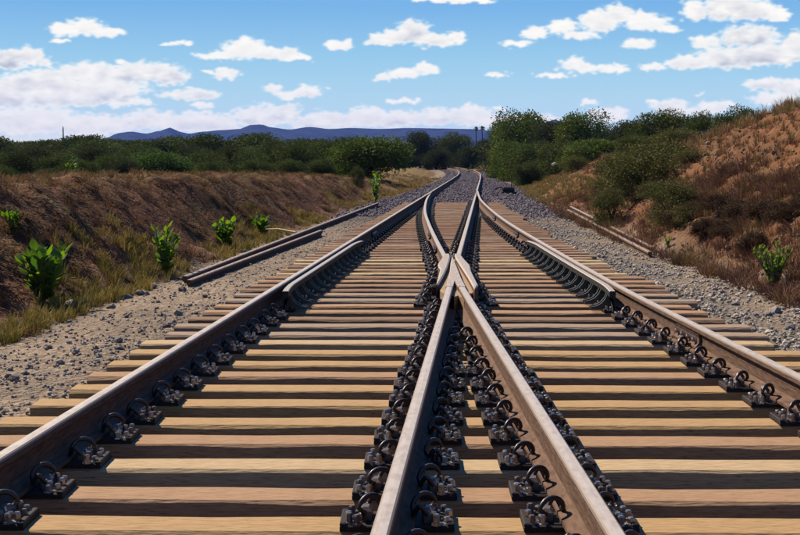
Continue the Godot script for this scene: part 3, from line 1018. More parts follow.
func scatter(called: String, mesh: Mesh, m: Material, places: Array, colors: Array, label: String, category: String) -> void:
	var mm := MultiMesh.new()
	mm.transform_format = MultiMesh.TRANSFORM_3D
	mm.use_colors = true
	mm.mesh = mesh
	mm.instance_count = places.size()
	for i in places.size():
		mm.set_instance_transform(i, places[i])
		mm.set_instance_color(i, colors[i])
	var o := MultiMeshInstance3D.new()
	o.multimesh = mm
	o.material_override = m
	o.name = numbered(called)
	add_child(o)
	tag(o, label, category, "", "stuff")

func rand_basis(s: float, flat := false) -> Basis:
	var b := Basis(Vector3.UP, rng.randf() * TAU)
	if not flat: b = b * Basis(Vector3(rng.randf_range(-1, 1), rng.randf_range(-1, 1), rng.randf_range(-1, 1)).normalized(), rng.randf() * 1.2)
	return b.scaled(Vector3(s, s, s))

func log_d(d0: float, d1: float) -> float:
	return d0 * pow(d1 / d0, rng.randf())

func build_stones() -> void:
	rng.seed = 77
	var kinds := []
	for i in 4: kinds.append(rock_mesh(300 + i, 0.6 + 0.1 * i))
	# each kind of gravel is one heap of uncountable stones: [name, label, places, colours]
	var sets := {
		"gravel": ["loose grey and brown gravel on the dusty verge beside the earth bank", 0],
		"gravel_right": ["pale grey gravel along the tie ends below the rocky slope", 1],
		"ballast": ["purplish grey ballast covering the track beyond the switch points", 2],
		"rock_debris": ["broken reddish and pale rock pieces lying on the rocky slope", 3],
		"crib": ["dark ballast in the gaps between the wooden ties", 1],
	}
	var data := {}
	for k in sets: data[k] = [[], []]
	for i in 9500:
		var d := log_d(4.5, 60.0)
		var a := 0.42 + 1.75 * pow(rng.randf(), 1.4)
		var x := SL(d) - a
		var cl := patch.get_noise_2d(x * 9.0, d * 9.0)
		if cl + rng.randf() * 0.7 < 0.18 and d < 25.0: continue
		var s := rng.randf_range(0.005, 0.019) * (1.0 + 0.8 * float(rng.randf() < 0.06))
		data.gravel[0].append(Transform3D(rand_basis(s), Vector3(x, gh(x, d) + s * 0.3, -d)))
		var g := rng.randf_range(0.14, 0.42)
		data.gravel[1].append(Color(g * rng.randf_range(1.0, 1.25), g, g * rng.randf_range(0.86, 1.02)))
	for i in 15000:
		var d := log_d(6.0, 45.0)
		var b := 0.45 + 1.55 * pow(rng.randf(), 1.7)
		var x := SR(d) + b
		var s := rng.randf_range(0.006, 0.024) * (1.6 if rng.randf() < 0.07 else 1.0)
		if b > 1.0 and patch.get_noise_2d(x * 6.0, d * 6.0) + rng.randf() * 0.6 < 0.15: continue
		data.gravel_right[0].append(Transform3D(rand_basis(s), Vector3(x, gh(x, d) + s * rng.randf_range(0.0, 0.8), -d)))
		var g := rng.randf_range(0.24, 0.58)
		data.gravel_right[1].append(Color(g * rng.randf_range(1.05, 1.25), g, g * rng.randf_range(0.78, 0.96)))
	for i in 19000:
		var d := log_d(30.0, 140.0)
		var x := rng.randf_range(SL(d) - lerpf(1.8, 1.05, smoothstep(36.0, 60.0, d)), SR(d) + lerpf(2.1, 1.2, smoothstep(50.0, 80.0, d)))
		if d < 38.0 and x > SL(d) - 0.4 and x < SR(d) + 0.5: continue
		var s := rng.randf_range(0.02, 0.042) * (1.0 + d / 260.0)
		data.ballast[0].append(Transform3D(rand_basis(s), Vector3(x, gh(x, d) + s * rng.randf_range(0.0, 0.9), -d)))
		var g := rng.randf_range(0.12, 0.27)
		data.ballast[1].append(Color(g * rng.randf_range(1.0, 1.12), g * 0.92, g * rng.randf_range(0.98, 1.12)))
	for i in 5500:
		var d := log_d(8.0, 60.0)
		var b := rng.randf_range(2.0, 6.0)
		var x := SR(d) + b
		var s := rng.randf_range(0.01, 0.034) * (1.0 + 1.2 * float(rng.randf() < 0.06))
		data.rock_debris[0].append(Transform3D(rand_basis(s), Vector3(x, gh(x, d) + s * 0.25, -d)))
		var g := rng.randf_range(0.16, 0.36)
		data.rock_debris[1].append(Color(g * 1.15, g * rng.randf_range(0.7, 0.88), g * rng.randf_range(0.5, 0.72)))
	for i in 5000:
		var d := log_d(4.3, 36.0)
		var x := rng.randf_range(SL(d) - 0.55, SR(d) + 0.6)
		var s := rng.randf_range(0.015, 0.035)
		data.crib[0].append(Transform3D(rand_basis(s), Vector3(x, gh(x, d) + s * 0.3, -d)))
		var g := rng.randf_range(0.09, 0.2)
		data.crib[1].append(Color(g * 1.08, g, g * 0.95))
	for k in sets:
		scatter(k if k != "gravel_right" and k != "crib" else ("gravel" if k == "gravel_right" else "ballast"), kinds[sets[k][1]], mats.stone, data[k][0], data[k][1], sets[k][0], "gravel")
	# larger single stones on the verge
	var spots := [[120, 353, 0.05], [166, 330, 0.06], [178, 318, 0.07], [182, 293, 0.08], [76, 358, 0.05], [118, 345, 0.05], [96, 352, 0.045], [140, 336, 0.05], [60, 368, 0.05], [205, 300, 0.05], [140, 294, 0.09], [153, 287, 0.085], [128, 297, 0.07], [110, 307, 0.06], [72, 306, 0.11], [62, 312, 0.08], [88, 302, 0.08], [96, 358, 0.04], [200, 291, 0.05], [160, 319, 0.045], [30, 372, 0.05], [14, 384, 0.055], [48, 351, 0.05], [190, 309, 0.04]]
	for i in spots.size():
		var p := P(spots[i][0], spots[i][1], -0.08)
		var s: float = spots[i][2]
		var g := rng.randf_range(0.1, 0.2)
		var o := part("stone", rock_mesh(500 + i, 0.65), stone_mat(i % 3), null, Vector3(p.x, gh(p.x, -p.z) + s * 0.25, p.z), rng.randf() * TAU)
		o.scale = Vector3(s, s, s) * rng.randf_range(0.6, 0.9)
		tag(o, "single dark stone lying on the dusty verge beside the earth bank", "stone", "loose dark stones on the verge")
	var rspots := [[695, 322, 0.06], [776, 311, 0.08], [768, 315, 0.05], [735, 305, 0.05], [790, 330, 0.06], [757, 340, 0.06], [770, 350, 0.05], [755, 292, 0.05], [640, 287, 0.06], [712, 296, 0.05], [784, 297, 0.07]]
	for i in rspots.size():
		var p := P(rspots[i][0], rspots[i][1], -0.08)
		var s: float = rspots[i][2]
		var o := part("stone", rock_mesh(600 + i, 0.65), stone_mat(3 + i % 2), null, Vector3(p.x, gh(p.x, -p.z) + s * 0.25, p.z), rng.randf() * TAU)
		o.scale = Vector3(s, s, s)
		tag(o, "single grey stone lying on the pale gravel verge below the rocky slope", "stone", "loose grey stones on the gravel verge")
	# ledges and boulders showing in the rocky slope
	var bl := [[700, 203, 0.16], [742, 186, 0.2], [772, 180, 0.22], [722, 160, 0.18], [690, 170, 0.15], [758, 143, 0.2], [785, 158, 0.24], [735, 214, 0.15], [668, 215, 0.17], [760, 212, 0.14], [712, 228, 0.13], [790, 198, 0.2], [780, 128, 0.2], [746, 172, 0.16], [676, 232, 0.13], [640, 214, 0.16], [600, 180, 0.18], [582, 186, 0.16], [720, 138, 0.2], [700, 148, 0.18]]
	for i in bl.size():
		var px: float = bl[i][0]
		# march along the sight line until it meets the slope
		var hit := march(px, bl[i][1])
		if hit == Vector3.ZERO: continue
		var s: float = bl[i][2]
		var o := part("rock", rock_mesh(700 + i, 0.5), stone_mat(5 + i % 3), null, hit + Vector3(0.02, -s * 0.15, 0), rng.randf() * TAU)
		o.scale = Vector3(s * 0.6, s * 0.36, s * 0.5)
		o.rotation.z = rng.randf_range(0.2, 0.7)
		tag(o, "tan rock sticking out of the rocky slope", "rock", "rocks in the rocky slope")

func march(px: float, py: float) -> Vector3:
	var dir := (P(px, py, -1000.0) - Vector3(0, CAM_H, 0)) if py > HORIZON else Vector3.ZERO
	var th := atan((267.5 - HORIZON) / F)
	dir = Vector3((px - 400.0) / F, -(py - 267.5) / F, -1.0).rotated(Vector3.RIGHT, -th)
	dir /= -dir.z
	var d := 5.0
	while d < 120.0:
		var p := Vector3(0, CAM_H, 0) + dir * d
		if p.y < gh(p.x, d): return p
		d += 0.1
	return Vector3.ZERO

func stone_mat(i: int) -> StandardMaterial3D:
	var tones := [Color(0.2, 0.18, 0.165), Color(0.26, 0.22, 0.185), Color(0.32, 0.28, 0.24), Color(0.2, 0.19, 0.19), Color(0.3, 0.28, 0.27), Color(0.4, 0.28, 0.19), Color(0.46, 0.35, 0.26), Color(0.34, 0.22, 0.15)]
	var key := "stone_%d" % i
	if not mats.has(key):
		var m := mat(key, lin(tones[i].r, tones[i].g, tones[i].b), 0.95)
		m.metallic_specular = 0.2
		m.albedo_texture = mats.stone.albedo_texture
		m.uv1_triplanar = true
		m.uv1_scale = Vector3(0.8, 0.8, 0.8)
	return mats[key]

# ------------------------------------------------------------------ plants
func leaf_quad(mb: MB, at: Vector3, dir: Vector3, side: Vector3, l: float, w: float) -> void:
	# a pointed leaf of two faces folded along its midrib
	var nrm := dir.cross(side)
	var tip := at + dir * l
	var m := at + dir * l * 0.45
	mb.tri(at, m + side * w + nrm * w * 0.25, tip, nrm)
	mb.tri(at, m - side * w + nrm * w * 0.25, tip, nrm)

func crown_mesh(seed_: int, size: Vector3, lobes: int, per: int, leaf: float, open := 0.35, skirt := 0.0) -> ArrayMesh:
	var r := RandomNumberGenerator.new()
	r.seed = seed_
	var mb := MB.new()
	mb.colored = true
	for k in lobes:
		var c: Vector3
		while true:
			c = Vector3(r.randf_range(-1, 1), r.randf_range(-1, 1), r.randf_range(-1, 1))
			if c.length() < 1.0 and c.length() > 0.25: break
		c = c * size * 0.74
		if skirt > 0.0 and c.y < 0.0:
			# a bush is as wide at the ground as half way up
			var flat := Vector2(c.x, c.z).normalized() * size.x * 0.74 * pow(r.randf(), 0.4)
			c = c.lerp(Vector3(flat.x, -size.y * r.randf_range(0.1, 0.8), flat.y), skirt)
		var lr := r.randf_range(0.28, 0.5)
		var tone := r.randf_range(0.72, 1.2)
		var warm := r.randf_range(0.9, 1.2)
		for i in int(per * lr * 2.6):
			var dir := Vector3(r.randfn(), r.randfn() + 0.15, r.randfn()).normalized()
			var rad := lr * pow(r.randf(), open) * r.randf_range(0.85, 1.18)
			var p := c + dir * rad * size * Vector3(1.0, 0.85, 1.0)
			var ld := (dir + Vector3(r.randfn(), r.randfn(), r.randfn()) * 0.7).normalized()
			var sd := ld.cross(Vector3(r.randfn(), r.randfn(), r.randfn())).normalized()
			var t := tone * r.randf_range(0.75, 1.3)
			mb.col = Color(t * warm, t, t * r.randf_range(0.8, 1.1))
			var l := leaf * r.randf_range(0.6, 1.4)
			leaf_quad(mb, p, ld, sd, l, l * 0.3)
	return mb.commit()

func trunk_mesh(seed_: int, h: float, spread: float, base_r: float, limbs := 6) -> ArrayMesh:
	var r := RandomNumberGenerator.new()
	r.seed = seed_
	var mb := MB.new()
	for k in limbs:
		var ang := TAU * k / limbs + r.randf() * 0.7
		var out := Vector3(cos(ang), 0, sin(ang)) * spread * r.randf_range(0.4, 1.0)
		var hh := h * r.randf_range(0.7, 1.0)
		var path := [Vector3(r.randfn() * 0.03, -0.1, r.randfn() * 0.03), out * 0.12 + Vector3(0, hh * 0.25, 0), out * 0.45 + Vector3(0, hh * 0.6, 0), out + Vector3(0, hh, 0)]
		mb.tube(path, [base_r, base_r * 0.8, base_r * 0.5, base_r * 0.12], 5)
	return mb.commit()

var crowns := {}

func make_kinds() -> void:
	# each kind is one metre in radius and about two metres high; things are scaled copies
	crowns["round_a"] = [crown_mesh(1, Vector3(1.0, 0.9, 1.0), 36, 560, 0.06, 0.35, 1.0), "leaf_a"]
	crowns["round_b"] = [crown_mesh(2, Vector3(1.0, 0.9, 1.0), 36, 520, 0.06, 0.4, 1.0), "leaf_b"]
	crowns["tall_a"] = [crown_mesh(3, Vector3(0.95, 1.05, 0.95), 36, 560, 0.058, 0.45, 0.7), "leaf_a"]
	crowns["dark_a"] = [crown_mesh(4, Vector3(1.0, 0.95, 1.0), 34, 520, 0.055, 0.35, 1.0), "leaf_dark"]
	crowns["dark_b"] = [crown_mesh(5, Vector3(1.1, 0.9, 1.0), 34, 520, 0.055, 0.35, 1.0), "leaf_b"]
	crowns["pale"] = [crowns.round_a[0], "leaf_pale_green"]
	crowns["loose"] = [crown_mesh(6, Vector3(1.1, 0.95, 1.1), 32, 420, 0.052, 0.7, 1.0), "leaf_olive"]
	crowns["dead"] = [crown_mesh(8, Vector3(1.1, 0.9, 1.1), 34, 420, 0.06, 0.8, 1.0), "leaf_dead"]
	crowns["far"] = [crown_mesh(7, Vector3(1.1, 0.95, 1.1), 28, 260, 0.075, 0.35, 1.0), "leaf_b"]
	for k in crowns:
		meshes["trunk_" + k] = trunk_mesh(hash(k), 0.95, 0.55, 0.06, 6)

func bush(kind: String, called: String, label: String, category: String, px: float, d: float, top_y: float, half_px: float, group := "", sink := 0.0, base_y := NAN) -> Node3D:
	# a tree or bush at photo column px and distance d, its top at photo row top_y and half_px wide either side
	var x := at_px(px, d)
	var g := gh(x, d) if is_nan(base_y) else base_y
	var top := CAM_H + (HORIZON - top_y) / F * d
	var rad := half_px / F * d
	var h := maxf(top - g, 0.3)
	var o := thing(called, label, category, Vector3(x, g - sink, -d), 0.0, group)
	var c: Array = crowns[kind]
	var turn := fmod(px * 1.7 + d, TAU)
	var t := part("trunk", meshes["trunk_" + kind], mats.bark, o)
	t.scale = Vector3(rad, h * 0.75, rad)
	t.rotation.y = turn
	var cr := part("crown", c[0], mats[c[1]], o, Vector3(0, h * (0.45 if category == "bush" else 0.54), 0), turn)
	cr.scale = Vector3(rad, h * (0.62 if category == "bush" else 0.56), rad)
	return o

func build_trees() -> void:
	make_kinds()
	var G1 := "bushes in the scrub beyond the earth bank"
	# left scrub, beyond the bank
	bush("round_a", "bush", "large rounded olive green bush beside the dry grass at the track's bend", "bush", 366, 62, 130, 44)
	bush("dark_b", "bush", "tall olive bush adjoining the large rounded bush by the bend", "bush", 332, 66, 137, 30)
	bush("round_b", "bush", "olive bush with an uneven top left of the bushes by the bend", "bush", 302, 60, 137, 30)
	bush("dark_a", "bush", "dark bush between the pale green bush and the olive bushes beyond the bank", "bush", 278, 70, 143, 22)
	bush("pale", "bush", "pale green rounded bush standing in the dark scrub below the blue hills", "bush", 163, 52, 147, 36)
	bush("loose", "bush", "small dry bush at the crest of the bank by the grass tufts", "bush", 357, 48, 165, 8)
	var s := [[18, 40, 150, 26, "dark_a"], [58, 56, 149, 28, "round_b"], [92, 70, 145, 28, "dark_a"], [116, 50, 152, 24, "dark_b"], [206, 54, 149, 26, "dark_b"], [230, 74, 145, 28, "dark_a"], [250, 58, 147, 24, "round_b"], [-6, 60, 146, 28, "round_b"], [40, 85, 145, 28, "dark_a"], [140, 88, 144, 28, "dark_b"], [190, 90, 145, 28, "dark_a"], [262, 85, 144, 26, "dark_b"], [213, 42, 158, 20, "round_b"], [80, 40, 158, 22, "dark_b"], [128, 44, 158, 20, "dark_a"], [258, 46, 157, 20, "round_b"], [4, 32, 164, 18, "dark_b"], [48, 34, 166, 16, "round_b"], [290, 48, 158, 18, "dark_b"], [322, 52, 156, 16, "round_b"]]
	for a in s:
		bush(a[4], "scrub_bush", "dark scrub bush standing among others beyond the earth bank", "bush", a[0], a[1], a[2], a[3], G1)
	# behind the bend
	bush("dark_a", "tree", "dark rounded tree standing against the blue hill behind the bend", "tree", 420, 180, 130, 21, "", 0.2)
	bush("dark_b", "tree", "wide dark tree right of the rounded tree behind the bend", "tree", 454, 190, 131, 22, "", 0.2)
	for a in [[398, 150, 146, 18], [436, 150, 148, 18], [468, 160, 146, 16], [410, 230, 142, 16], [445, 240, 142, 18], [484, 230, 138, 12], [420, 200, 152, 18], [460, 210, 152, 18]]:
		bush("dark_a", "scrub_bush", "dark low bush closing the view behind the track's bend", "bush", a[0], a[1], a[2], a[3], "bushes behind the bend")
	# right group beyond the bank
	bush("tall_a", "tree", "tall feathery green tree with the highest crown beside the bend", "tree", 520, 108, 115, 38)
	bush("tall_a", "tree", "feathery tree adjoining the highest crown on its left side", "tree", 505, 112, 122, 21)
	bush("round_a", "bush", "bright olive bush in front of the tall feathery tree by the track", "bush", 509, 84, 136, 22)
	bush("round_a", "bush", "olive bush right of the bright bush, behind the switch stand", "bush", 525, 76, 138, 27)
	bush("dark_b", "bush", "dark bush beside the gravel at the foot of the feathery tree", "bush", 540, 72, 140, 30)
	bush("round_b", "bush", "low olive bush at the edge of the gravel near the switch stand", "bush", 527, 62, 158, 16)
	bush("tall_a", "tree", "feathery dark green tree behind the tan end of the cutting", "tree", 583, 92, 116, 38)
	bush("dark_a", "tree", "feathery dark tree between the two tallest crowns", "tree", 552, 100, 121, 32)
	bush("round_a", "bush", "rounded olive bush on top of the tan end of the cutting", "bush", 592, 56, 135, 34)
	bush("dark_b", "bush", "dark bush left of the rounded olive bush on the cutting", "bush", 563, 66, 139, 30)
	bush("loose", "bush", "olive shrub at the brow of the tan cutting end", "bush", 572, 52, 155, 16)
	bush("dark_b", "tree", "spreading dark tree behind the crest of the rocky slope", "tree", 666, 46, 110, 36)
	bush("dark_a", "tree", "dark tree behind the dip at the end of the rocky slope", "tree", 628, 64, 121, 32)
	bush("round_b", "bush", "dense olive shrub between the dark trees at the dip in the slope", "bush", 634, 44, 133, 22)
	bush("round_b", "tree", "low dark tree crown showing over the crest of the rocky slope", "tree", 735, 42, 104, 26)
	bush("dark_b", "tree", "low dark crown left of the crown over the crest of the slope", "tree", 703, 44, 112, 22)
	# the shrubs that cover the gully in the slope
	bush("loose", "bush", "big loose olive shrub growing in the gully of the rocky slope", "bush", 655, 29, 137, 46)
	bush("loose", "bush", "dark olive shrub low in the gully below the big loose shrub", "bush", 632, 30, 162, 30)
	bush("loose", "bush", "olive shrub above the loose rails beside the gully", "bush", 612, 32, 182, 24)
	bush("loose", "bush", "dark shrub at the toe of the slope near the loose rails", "bush", 660, 24, 192, 24)
	bush("loose", "bush", "loose shrub right of the gully on the face of the slope", "bush", 690, 26, 165, 22)
	bush("loose", "bush", "spreading olive shrub half way up the gully", "bush", 645, 26, 148, 44)
	bush("loose", "bush", "dry olive shrub beside the far end of the loose rails", "bush", 612, 25, 186, 20)
	bush("loose", "bush", "olive brown shrub above the near end of the loose rails", "bush", 672, 21, 178, 30)
	bush("loose", "bush", "low dry shrub right of the near end of the loose rails", "bush", 690, 20, 203, 24)
	for a in [[676, 20.5, 228, 18], [698, 20, 224, 20], [720, 19, 222, 20], [742, 18.2, 218, 22], [764, 17, 224, 22], [788, 16, 222, 24], [808, 15.5, 226, 24], [728, 17.6, 242, 18], [754, 16, 250, 18], [704, 18.6, 242, 16]]:
		bush("dead", "dead_shrub", "dark purplish brown dead shrub in the thicket along the toe of the rocky slope", "shrub", a[0], a[1], a[2], a[3], "dead shrubs at the toe of the slope")
	bush("loose", "bush", "olive shrub near the top of the gully below the spreading dark tree", "bush", 672, 33, 128, 30)
	bush("loose", "bush", "olive shrub on the left edge of the gully", "bush", 625, 34, 150, 24)
	bush("loose", "bush", "thin shrub on the tan end of the cutting", "bush", 606, 40, 160, 16)
	# far woodland that reads as one mass
	rng.seed = 404
	for kind in ["far", "far", "far"]:
		var pl := []
		var co := []
		for i in 400:
			var d := log_d(120.0, 900.0)
			var px := rng.randf_range(-120, 920)
			if px > 380 and px < 500 and d < 260.0: continue
			var h := rng.randf_range(2.0, 3.4) * (1.0 + d / 1500.0) if px > 270 or d < 300.0 else rng.randf_range(3.0, 6.0)
			var x := at_px(px, d)
			var rad := h * rng.randf_range(0.7, 1.1)
			pl.append(Transform3D(Basis(Vector3.UP, rng.randf() * TAU).scaled(Vector3(rad, h * 0.6, rad)), Vector3(x, gh(x, minf(d, 299)) + h * 0.42, -d)))
			var t := rng.randf_range(0.7, 1.15)
			co.append(Color(t, t, t))
		scatter("woodland", crowns[kind][0], mats[crowns[kind][1]], pl, co, "dark scrub woodland stretching across the plain to the hills", "woodland")
	print("trees done")

func tuft_mesh(seed_: int, blades: int, h: float, spread: float, w: float) -> ArrayMesh:
	var r := RandomNumberGenerator.new()
	r.seed = seed_
	var mb := MB.new()
	mb.colored = true
	for k in blades:
		var ang := r.randf() * TAU
		var o := Vector3(cos(ang), 0, sin(ang))
		var root := o * spread * 0.45 * r.randf()
		var lean := o * spread * r.randf_range(0.2, 1.0)
		var hh := h * r.randf_range(0.5, 1.1)
		var mid := root + lean * 0.4 + Vector3(0, hh * 0.6, 0)
		var tip := root + lean + Vector3(r.randfn() * 0.05, hh * r.randf_range(0.75, 1.0), r.randfn() * 0.05) * 1.0
		var s := Vector3(-o.z, 0, o.x).rotated(Vector3.UP, r.randf_range(-0.8, 0.8)) * w
		var t := r.randf_range(0.7, 1.25)
		mb.col = Color(t, t * r.randf_range(0.94, 1.03), t * r.randf_range(0.85, 1.05))
		mb.tri(root - s, root + s, mid + s * 0.7, o + Vector3.UP)
		mb.tri(root - s, mid + s * 0.7, mid - s * 0.7, o + Vector3.UP)
		mb.tri(mid - s * 0.7, mid + s * 0.7, tip, o + Vector3.UP)
	return mb.commit()

func matted_mesh(seed_: int, blades: int) -> ArrayMesh:
	# dead stalks combed down the slope, towards +x, one metre long
	var r := RandomNumberGenerator.new()
	r.seed = seed_
	var mb := MB.new()
	mb.colored = true
	for k in blades:
		var root := Vector3(r.randf_range(-0.5, 0.3), r.randf_range(0.0, 0.08), r.randf_range(-0.5, 0.5))
		var l := r.randf_range(0.3, 0.9)
		var dir := Vector3(1.0, r.randf_range(-0.25, 0.5), r.randf_range(-0.35, 0.6)).normalized()
		var tip := root + dir * l + Vector3(0, -0.1 * l, 0)
		var mid := root + dir * l * 0.5 + Vector3(0, 0.06, 0)
		var s := dir.cross(Vector3(r.randfn() * 0.4, 1, r.randfn() * 0.4)).normalized() * 0.014
		var t := r.randf_range(0.55, 1.3)
		if r.randf() < 0.12: t *= 1.7
		mb.col = Color(t, t * r.randf_range(0.92, 1.02), t * r.randf_range(0.8, 1.0))
		mb.tri(root - s, root + s, mid + s, Vector3.UP)
		mb.tri(root - s, mid + s, mid - s, Vector3.UP)
		mb.tri(mid - s, mid + s, tip, Vector3.UP)
	return mb.commit()

func build_grass() -> void:
	rng.seed = 909
	var tuft := tuft_mesh(1, 26, 1.0, 0.55, 0.018)
	var weed := tuft_mesh(2, 34, 1.0, 0.85, 0.012)
	var mat_ := matted_mesh(3, 40)
	var straw := [[], []]
	var dead := [[], []]
	var green := [[], []]
	var comb := [[], []]
	# left bank
	for i in 15000:
		var d := log_d(7.0, 90.0)
		var a := rng.randf_range(lerpf(1.75, 1.05, smoothstep(36.0, 60.0, d)), 4.9)
		var x := SL(d) - a
		if x < -0.36 * d - 1.0: continue
		var n1 := patch.get_noise_2d(x * 5.0, d * 2.5)
		var n2 := patch.get_noise_2d(x * 3.0 + 50.0, d * 1.4)
		var s := rng.randf_range(0.08, 0.2)
		var c: Color
		var up := Transform3D(Basis(Vector3.UP, rng.randf() * TAU).scaled(Vector3(s * 1.1, s, s * 1.1)), Vector3(x, gh(x, d) - 0.01, -d))
		if a < 2.75 and n2 > 0.08 + 0.25 * smoothstep(2.0, 2.8, a) and rng.randf() < 0.7:
			c = Color(0.15, 0.15, 0.045).lerp(Color(0.42, 0.33, 0.1), rng.randf())
			green[0].append(up)
			green[1].append(c)
		elif a < 3.65:
			if a < 2.0 and d < 36.0 and rng.randf() < 0.6: continue
			c = Color(0.09, 0.055, 0.04).lerp(Color(0.28, 0.16, 0.1), pow(rng.randf(), 1.6))
			if n1 > 0.16: c = c.lerp(Color(0.4, 0.26, 0.13), 0.55 * smoothstep(0.16, 0.4, n1))
			var e := rng.randf_range(0.12, 0.3)
			var slope := atan2(gh(x - 0.15, d) - gh(x + 0.15, d), 0.3)
			var bs := Basis(Vector3.UP, rng.randf_range(-0.5, 0.25)) * Basis(Vector3.BACK, -slope)
			if rng.randf() < 0.62 - n1 * 0.8: continue
			if rng.randf() < 0.6:
				comb[0].append(Transform3D(bs.scaled(Vector3(e, e, e)), Vector3(x, gh(x, d), -d)))
				comb[1].append(c)
			else:
				dead[0].append(up)
				dead[1].append(c)
		else:
			if rng.randf() < 0.45: continue
			c = Color(0.3, 0.19, 0.105).lerp(Color(0.18, 0.105, 0.065), rng.randf())
			if rng.randf() < 0.2: c = Color(0.2, 0.18, 0.06)
			up.basis = up.basis.scaled(Vector3(1, 0.75, 1))
			straw[0].append(up)
			straw[1].append(c)
	scatter("dry_grass", tuft, mats.grass, straw[0], straw[1], "dry straw coloured grass along the crest of the earth bank", "grass")
	scatter("dead_weeds", weed, mats.grass, dead[0], dead[1], "upright dead brown weeds on the face of the earth bank", "weeds")
	scatter("matted_grass", mat_, mats.grass, comb[0], comb[1], "dead brown grass matted down the face of the earth bank", "grass")
	scatter("green_grass", tuft, mats.grass, green[0], green[1], "yellow green grass at the foot of the earth bank", "grass")
	# right slope
	straw = [[], []]
	dead = [[], []]
	for i in 24000:
		var d := log_d(8.0, 90.0)
		var b := rng.randf_range(1.75, 8.5) if rng.randf() < 0.7 else rng.randf_range(1.9, 3.6)
		var x := SR(d) + b
		if x > 0.36 * d + 1.5: continue
		var n1 := patch.get_noise_2d(x * 4.0 + 20.0, d * 2.0)
		var t := rng.randf()
		var s := rng.randf_range(0.1, 0.26)
		var c: Color
		if b < 3.3 + 0.6 * n1 and d < 34.0:
			# dark reddish dead weeds at the toe
			if t > 1.15 - smoothstep(1.8, 2.2, b) * 0.4 - 0.4 * smoothstep(3.5, 2.8, b) + n1 * 0.8: continue
			s = rng.randf_range(0.1, 0.27)
			c = Color(0.1, 0.055, 0.05).lerp(Color(0.27, 0.15, 0.1), pow(rng.randf(), 1.4))
			if rng.randf() < 0.12: c = Color(0.2, 0.18, 0.07)
			dead[0].append(Transform3D(Basis(Vector3.UP, rng.randf() * TAU).scaled(Vector3(s * 1.1, s, s * 1.1)), Vector3(x, gh(x, d) - 0.01, -d)))
			dead[1].append(c)
			continue
		if b < 4.9:
			if t > 0.95 + n1 * 0.9: continue
			s *= 0.72
			c = Color(0.33, 0.185, 0.1).lerp(Color(0.17, 0.095, 0.065), rng.randf())
			if rng.randf() < 0.15: c = Color(0.2, 0.2, 0.06)
		else:
			s *= 1.35
			c = Color(0.4, 0.27, 0.14).lerp(Color(0.2, 0.14, 0.08), rng.randf())
		if d > 40.0 and b < 3.6: c = Color(0.36, 0.28, 0.11).lerp(Color(0.2, 0.17, 0.06), rng.randf())
		straw[0].append(Transform3D(Basis(Vector3.UP, rng.randf() * TAU).scaled(Vector3(s, s, s)), Vector3(x, gh(x, d) - 0.01, -d)))
		straw[1].append(c)
	scatter("dry_grass", tuft, mats.grass, straw[0], straw[1], "dry reddish grass on the rocky slope and along its crest", "grass")
	scatter("dead_weeds", weed, mats.grass, dead[0], dead[1], "dark purplish dead weeds along the toe of the rocky slope", "weeds")
	print("grass done")

func broad_leaf() -> ArrayMesh:
	# an oval leaf, one metre long along +y, cupped and bent over
	var mb := MB.new()
	mb.colored = true
	var rows := 5
	var pts := []
	for i in rows + 1:
		var t := float(i) / rows
		var w := 0.33 * sin(PI * pow(t, 0.8)) + 0.012
		if i == rows: w = 0.0
		var z := 0.22 * t * t
		pts.append([Vector3(-w, t, z + w * 0.3), Vector3(0, t, z), Vector3(w, t, z + w * 0.3)])
	for i in rows:
		for k in 2:
			mb.col = Color(1, 1, 1) if k == 0 else Color(0.93, 0.95, 0.9)
			mb.quad(pts[i][k], pts[i + 1][k], pts[i + 1][k + 1], pts[i][k + 1], Vector3(0, 0, -1))
	return mb.commit()

func leafy_plant(label: String, px: float, py: float, top_y: float, half_px: float, stems: int, leaves: int, leaf_len: float, seed_: int, pale := 0.0, dist := 0.0) -> void:
	var r := RandomNumberGenerator.new()
	r.seed = seed_
	var hit := march(px, py) if dist == 0.0 else Vector3(at_px(px, dist), gh(at_px(px, dist), dist), -dist)
	var d := -hit.z
	var h := (py - top_y) / F * d
	var rad := half_px / F * d
	var o := thing("leafy_plant", label, "plant", Vector3(hit.x, gh(hit.x, d), hit.z))
	var per := leaves / stems
	for k in stems:
		var ang := TAU * k / stems + r.randf()
		var out := Vector3(cos(ang), 0, sin(ang)) * rad * r.randf_range(0.25, 0.75)
		if k == 0: out *= 0.2
		var hh := h * r.randf_range(0.68, 0.95)
		var mb := MB.new()
		var a := Vector3(0, -0.03, 0)
		var path := [a, out * 0.3 + Vector3(0, hh * 0.4, 0), out + Vector3(0, hh, 0)]
		mb.tube(path, [0.014, 0.01, 0.004], 5)
		part("stem", mb.commit(), mats.stem, o)
		for i in per:
			var t := lerpf(0.12, 1.0, (i + r.randf()) / per)
			var p: Vector3 = path[0].lerp(path[1], t / 0.4) if t < 0.4 else path[1].lerp(path[2], (t - 0.4) / 0.6)
			var lf := part("leaf", meshes.broad_leaf, mats.leaf_pale if r.randf() < pale else mats.leaf_bright if r.randf() < 0.62 else mats.leaf_mid, o, p)
			var az := i * 2.4 + r.randf()
			var tilt := r.randf_range(0.25, 1.0) * (1.2 - 0.5 * t)
			lf.basis = Basis(Vector3.UP, az) * Basis(Vector3.RIGHT, tilt)
			var s := leaf_len * r.randf_range(0.7, 1.15) * (1.1 - 0.3 * t)
			lf.scale = Vector3(s, s, s)

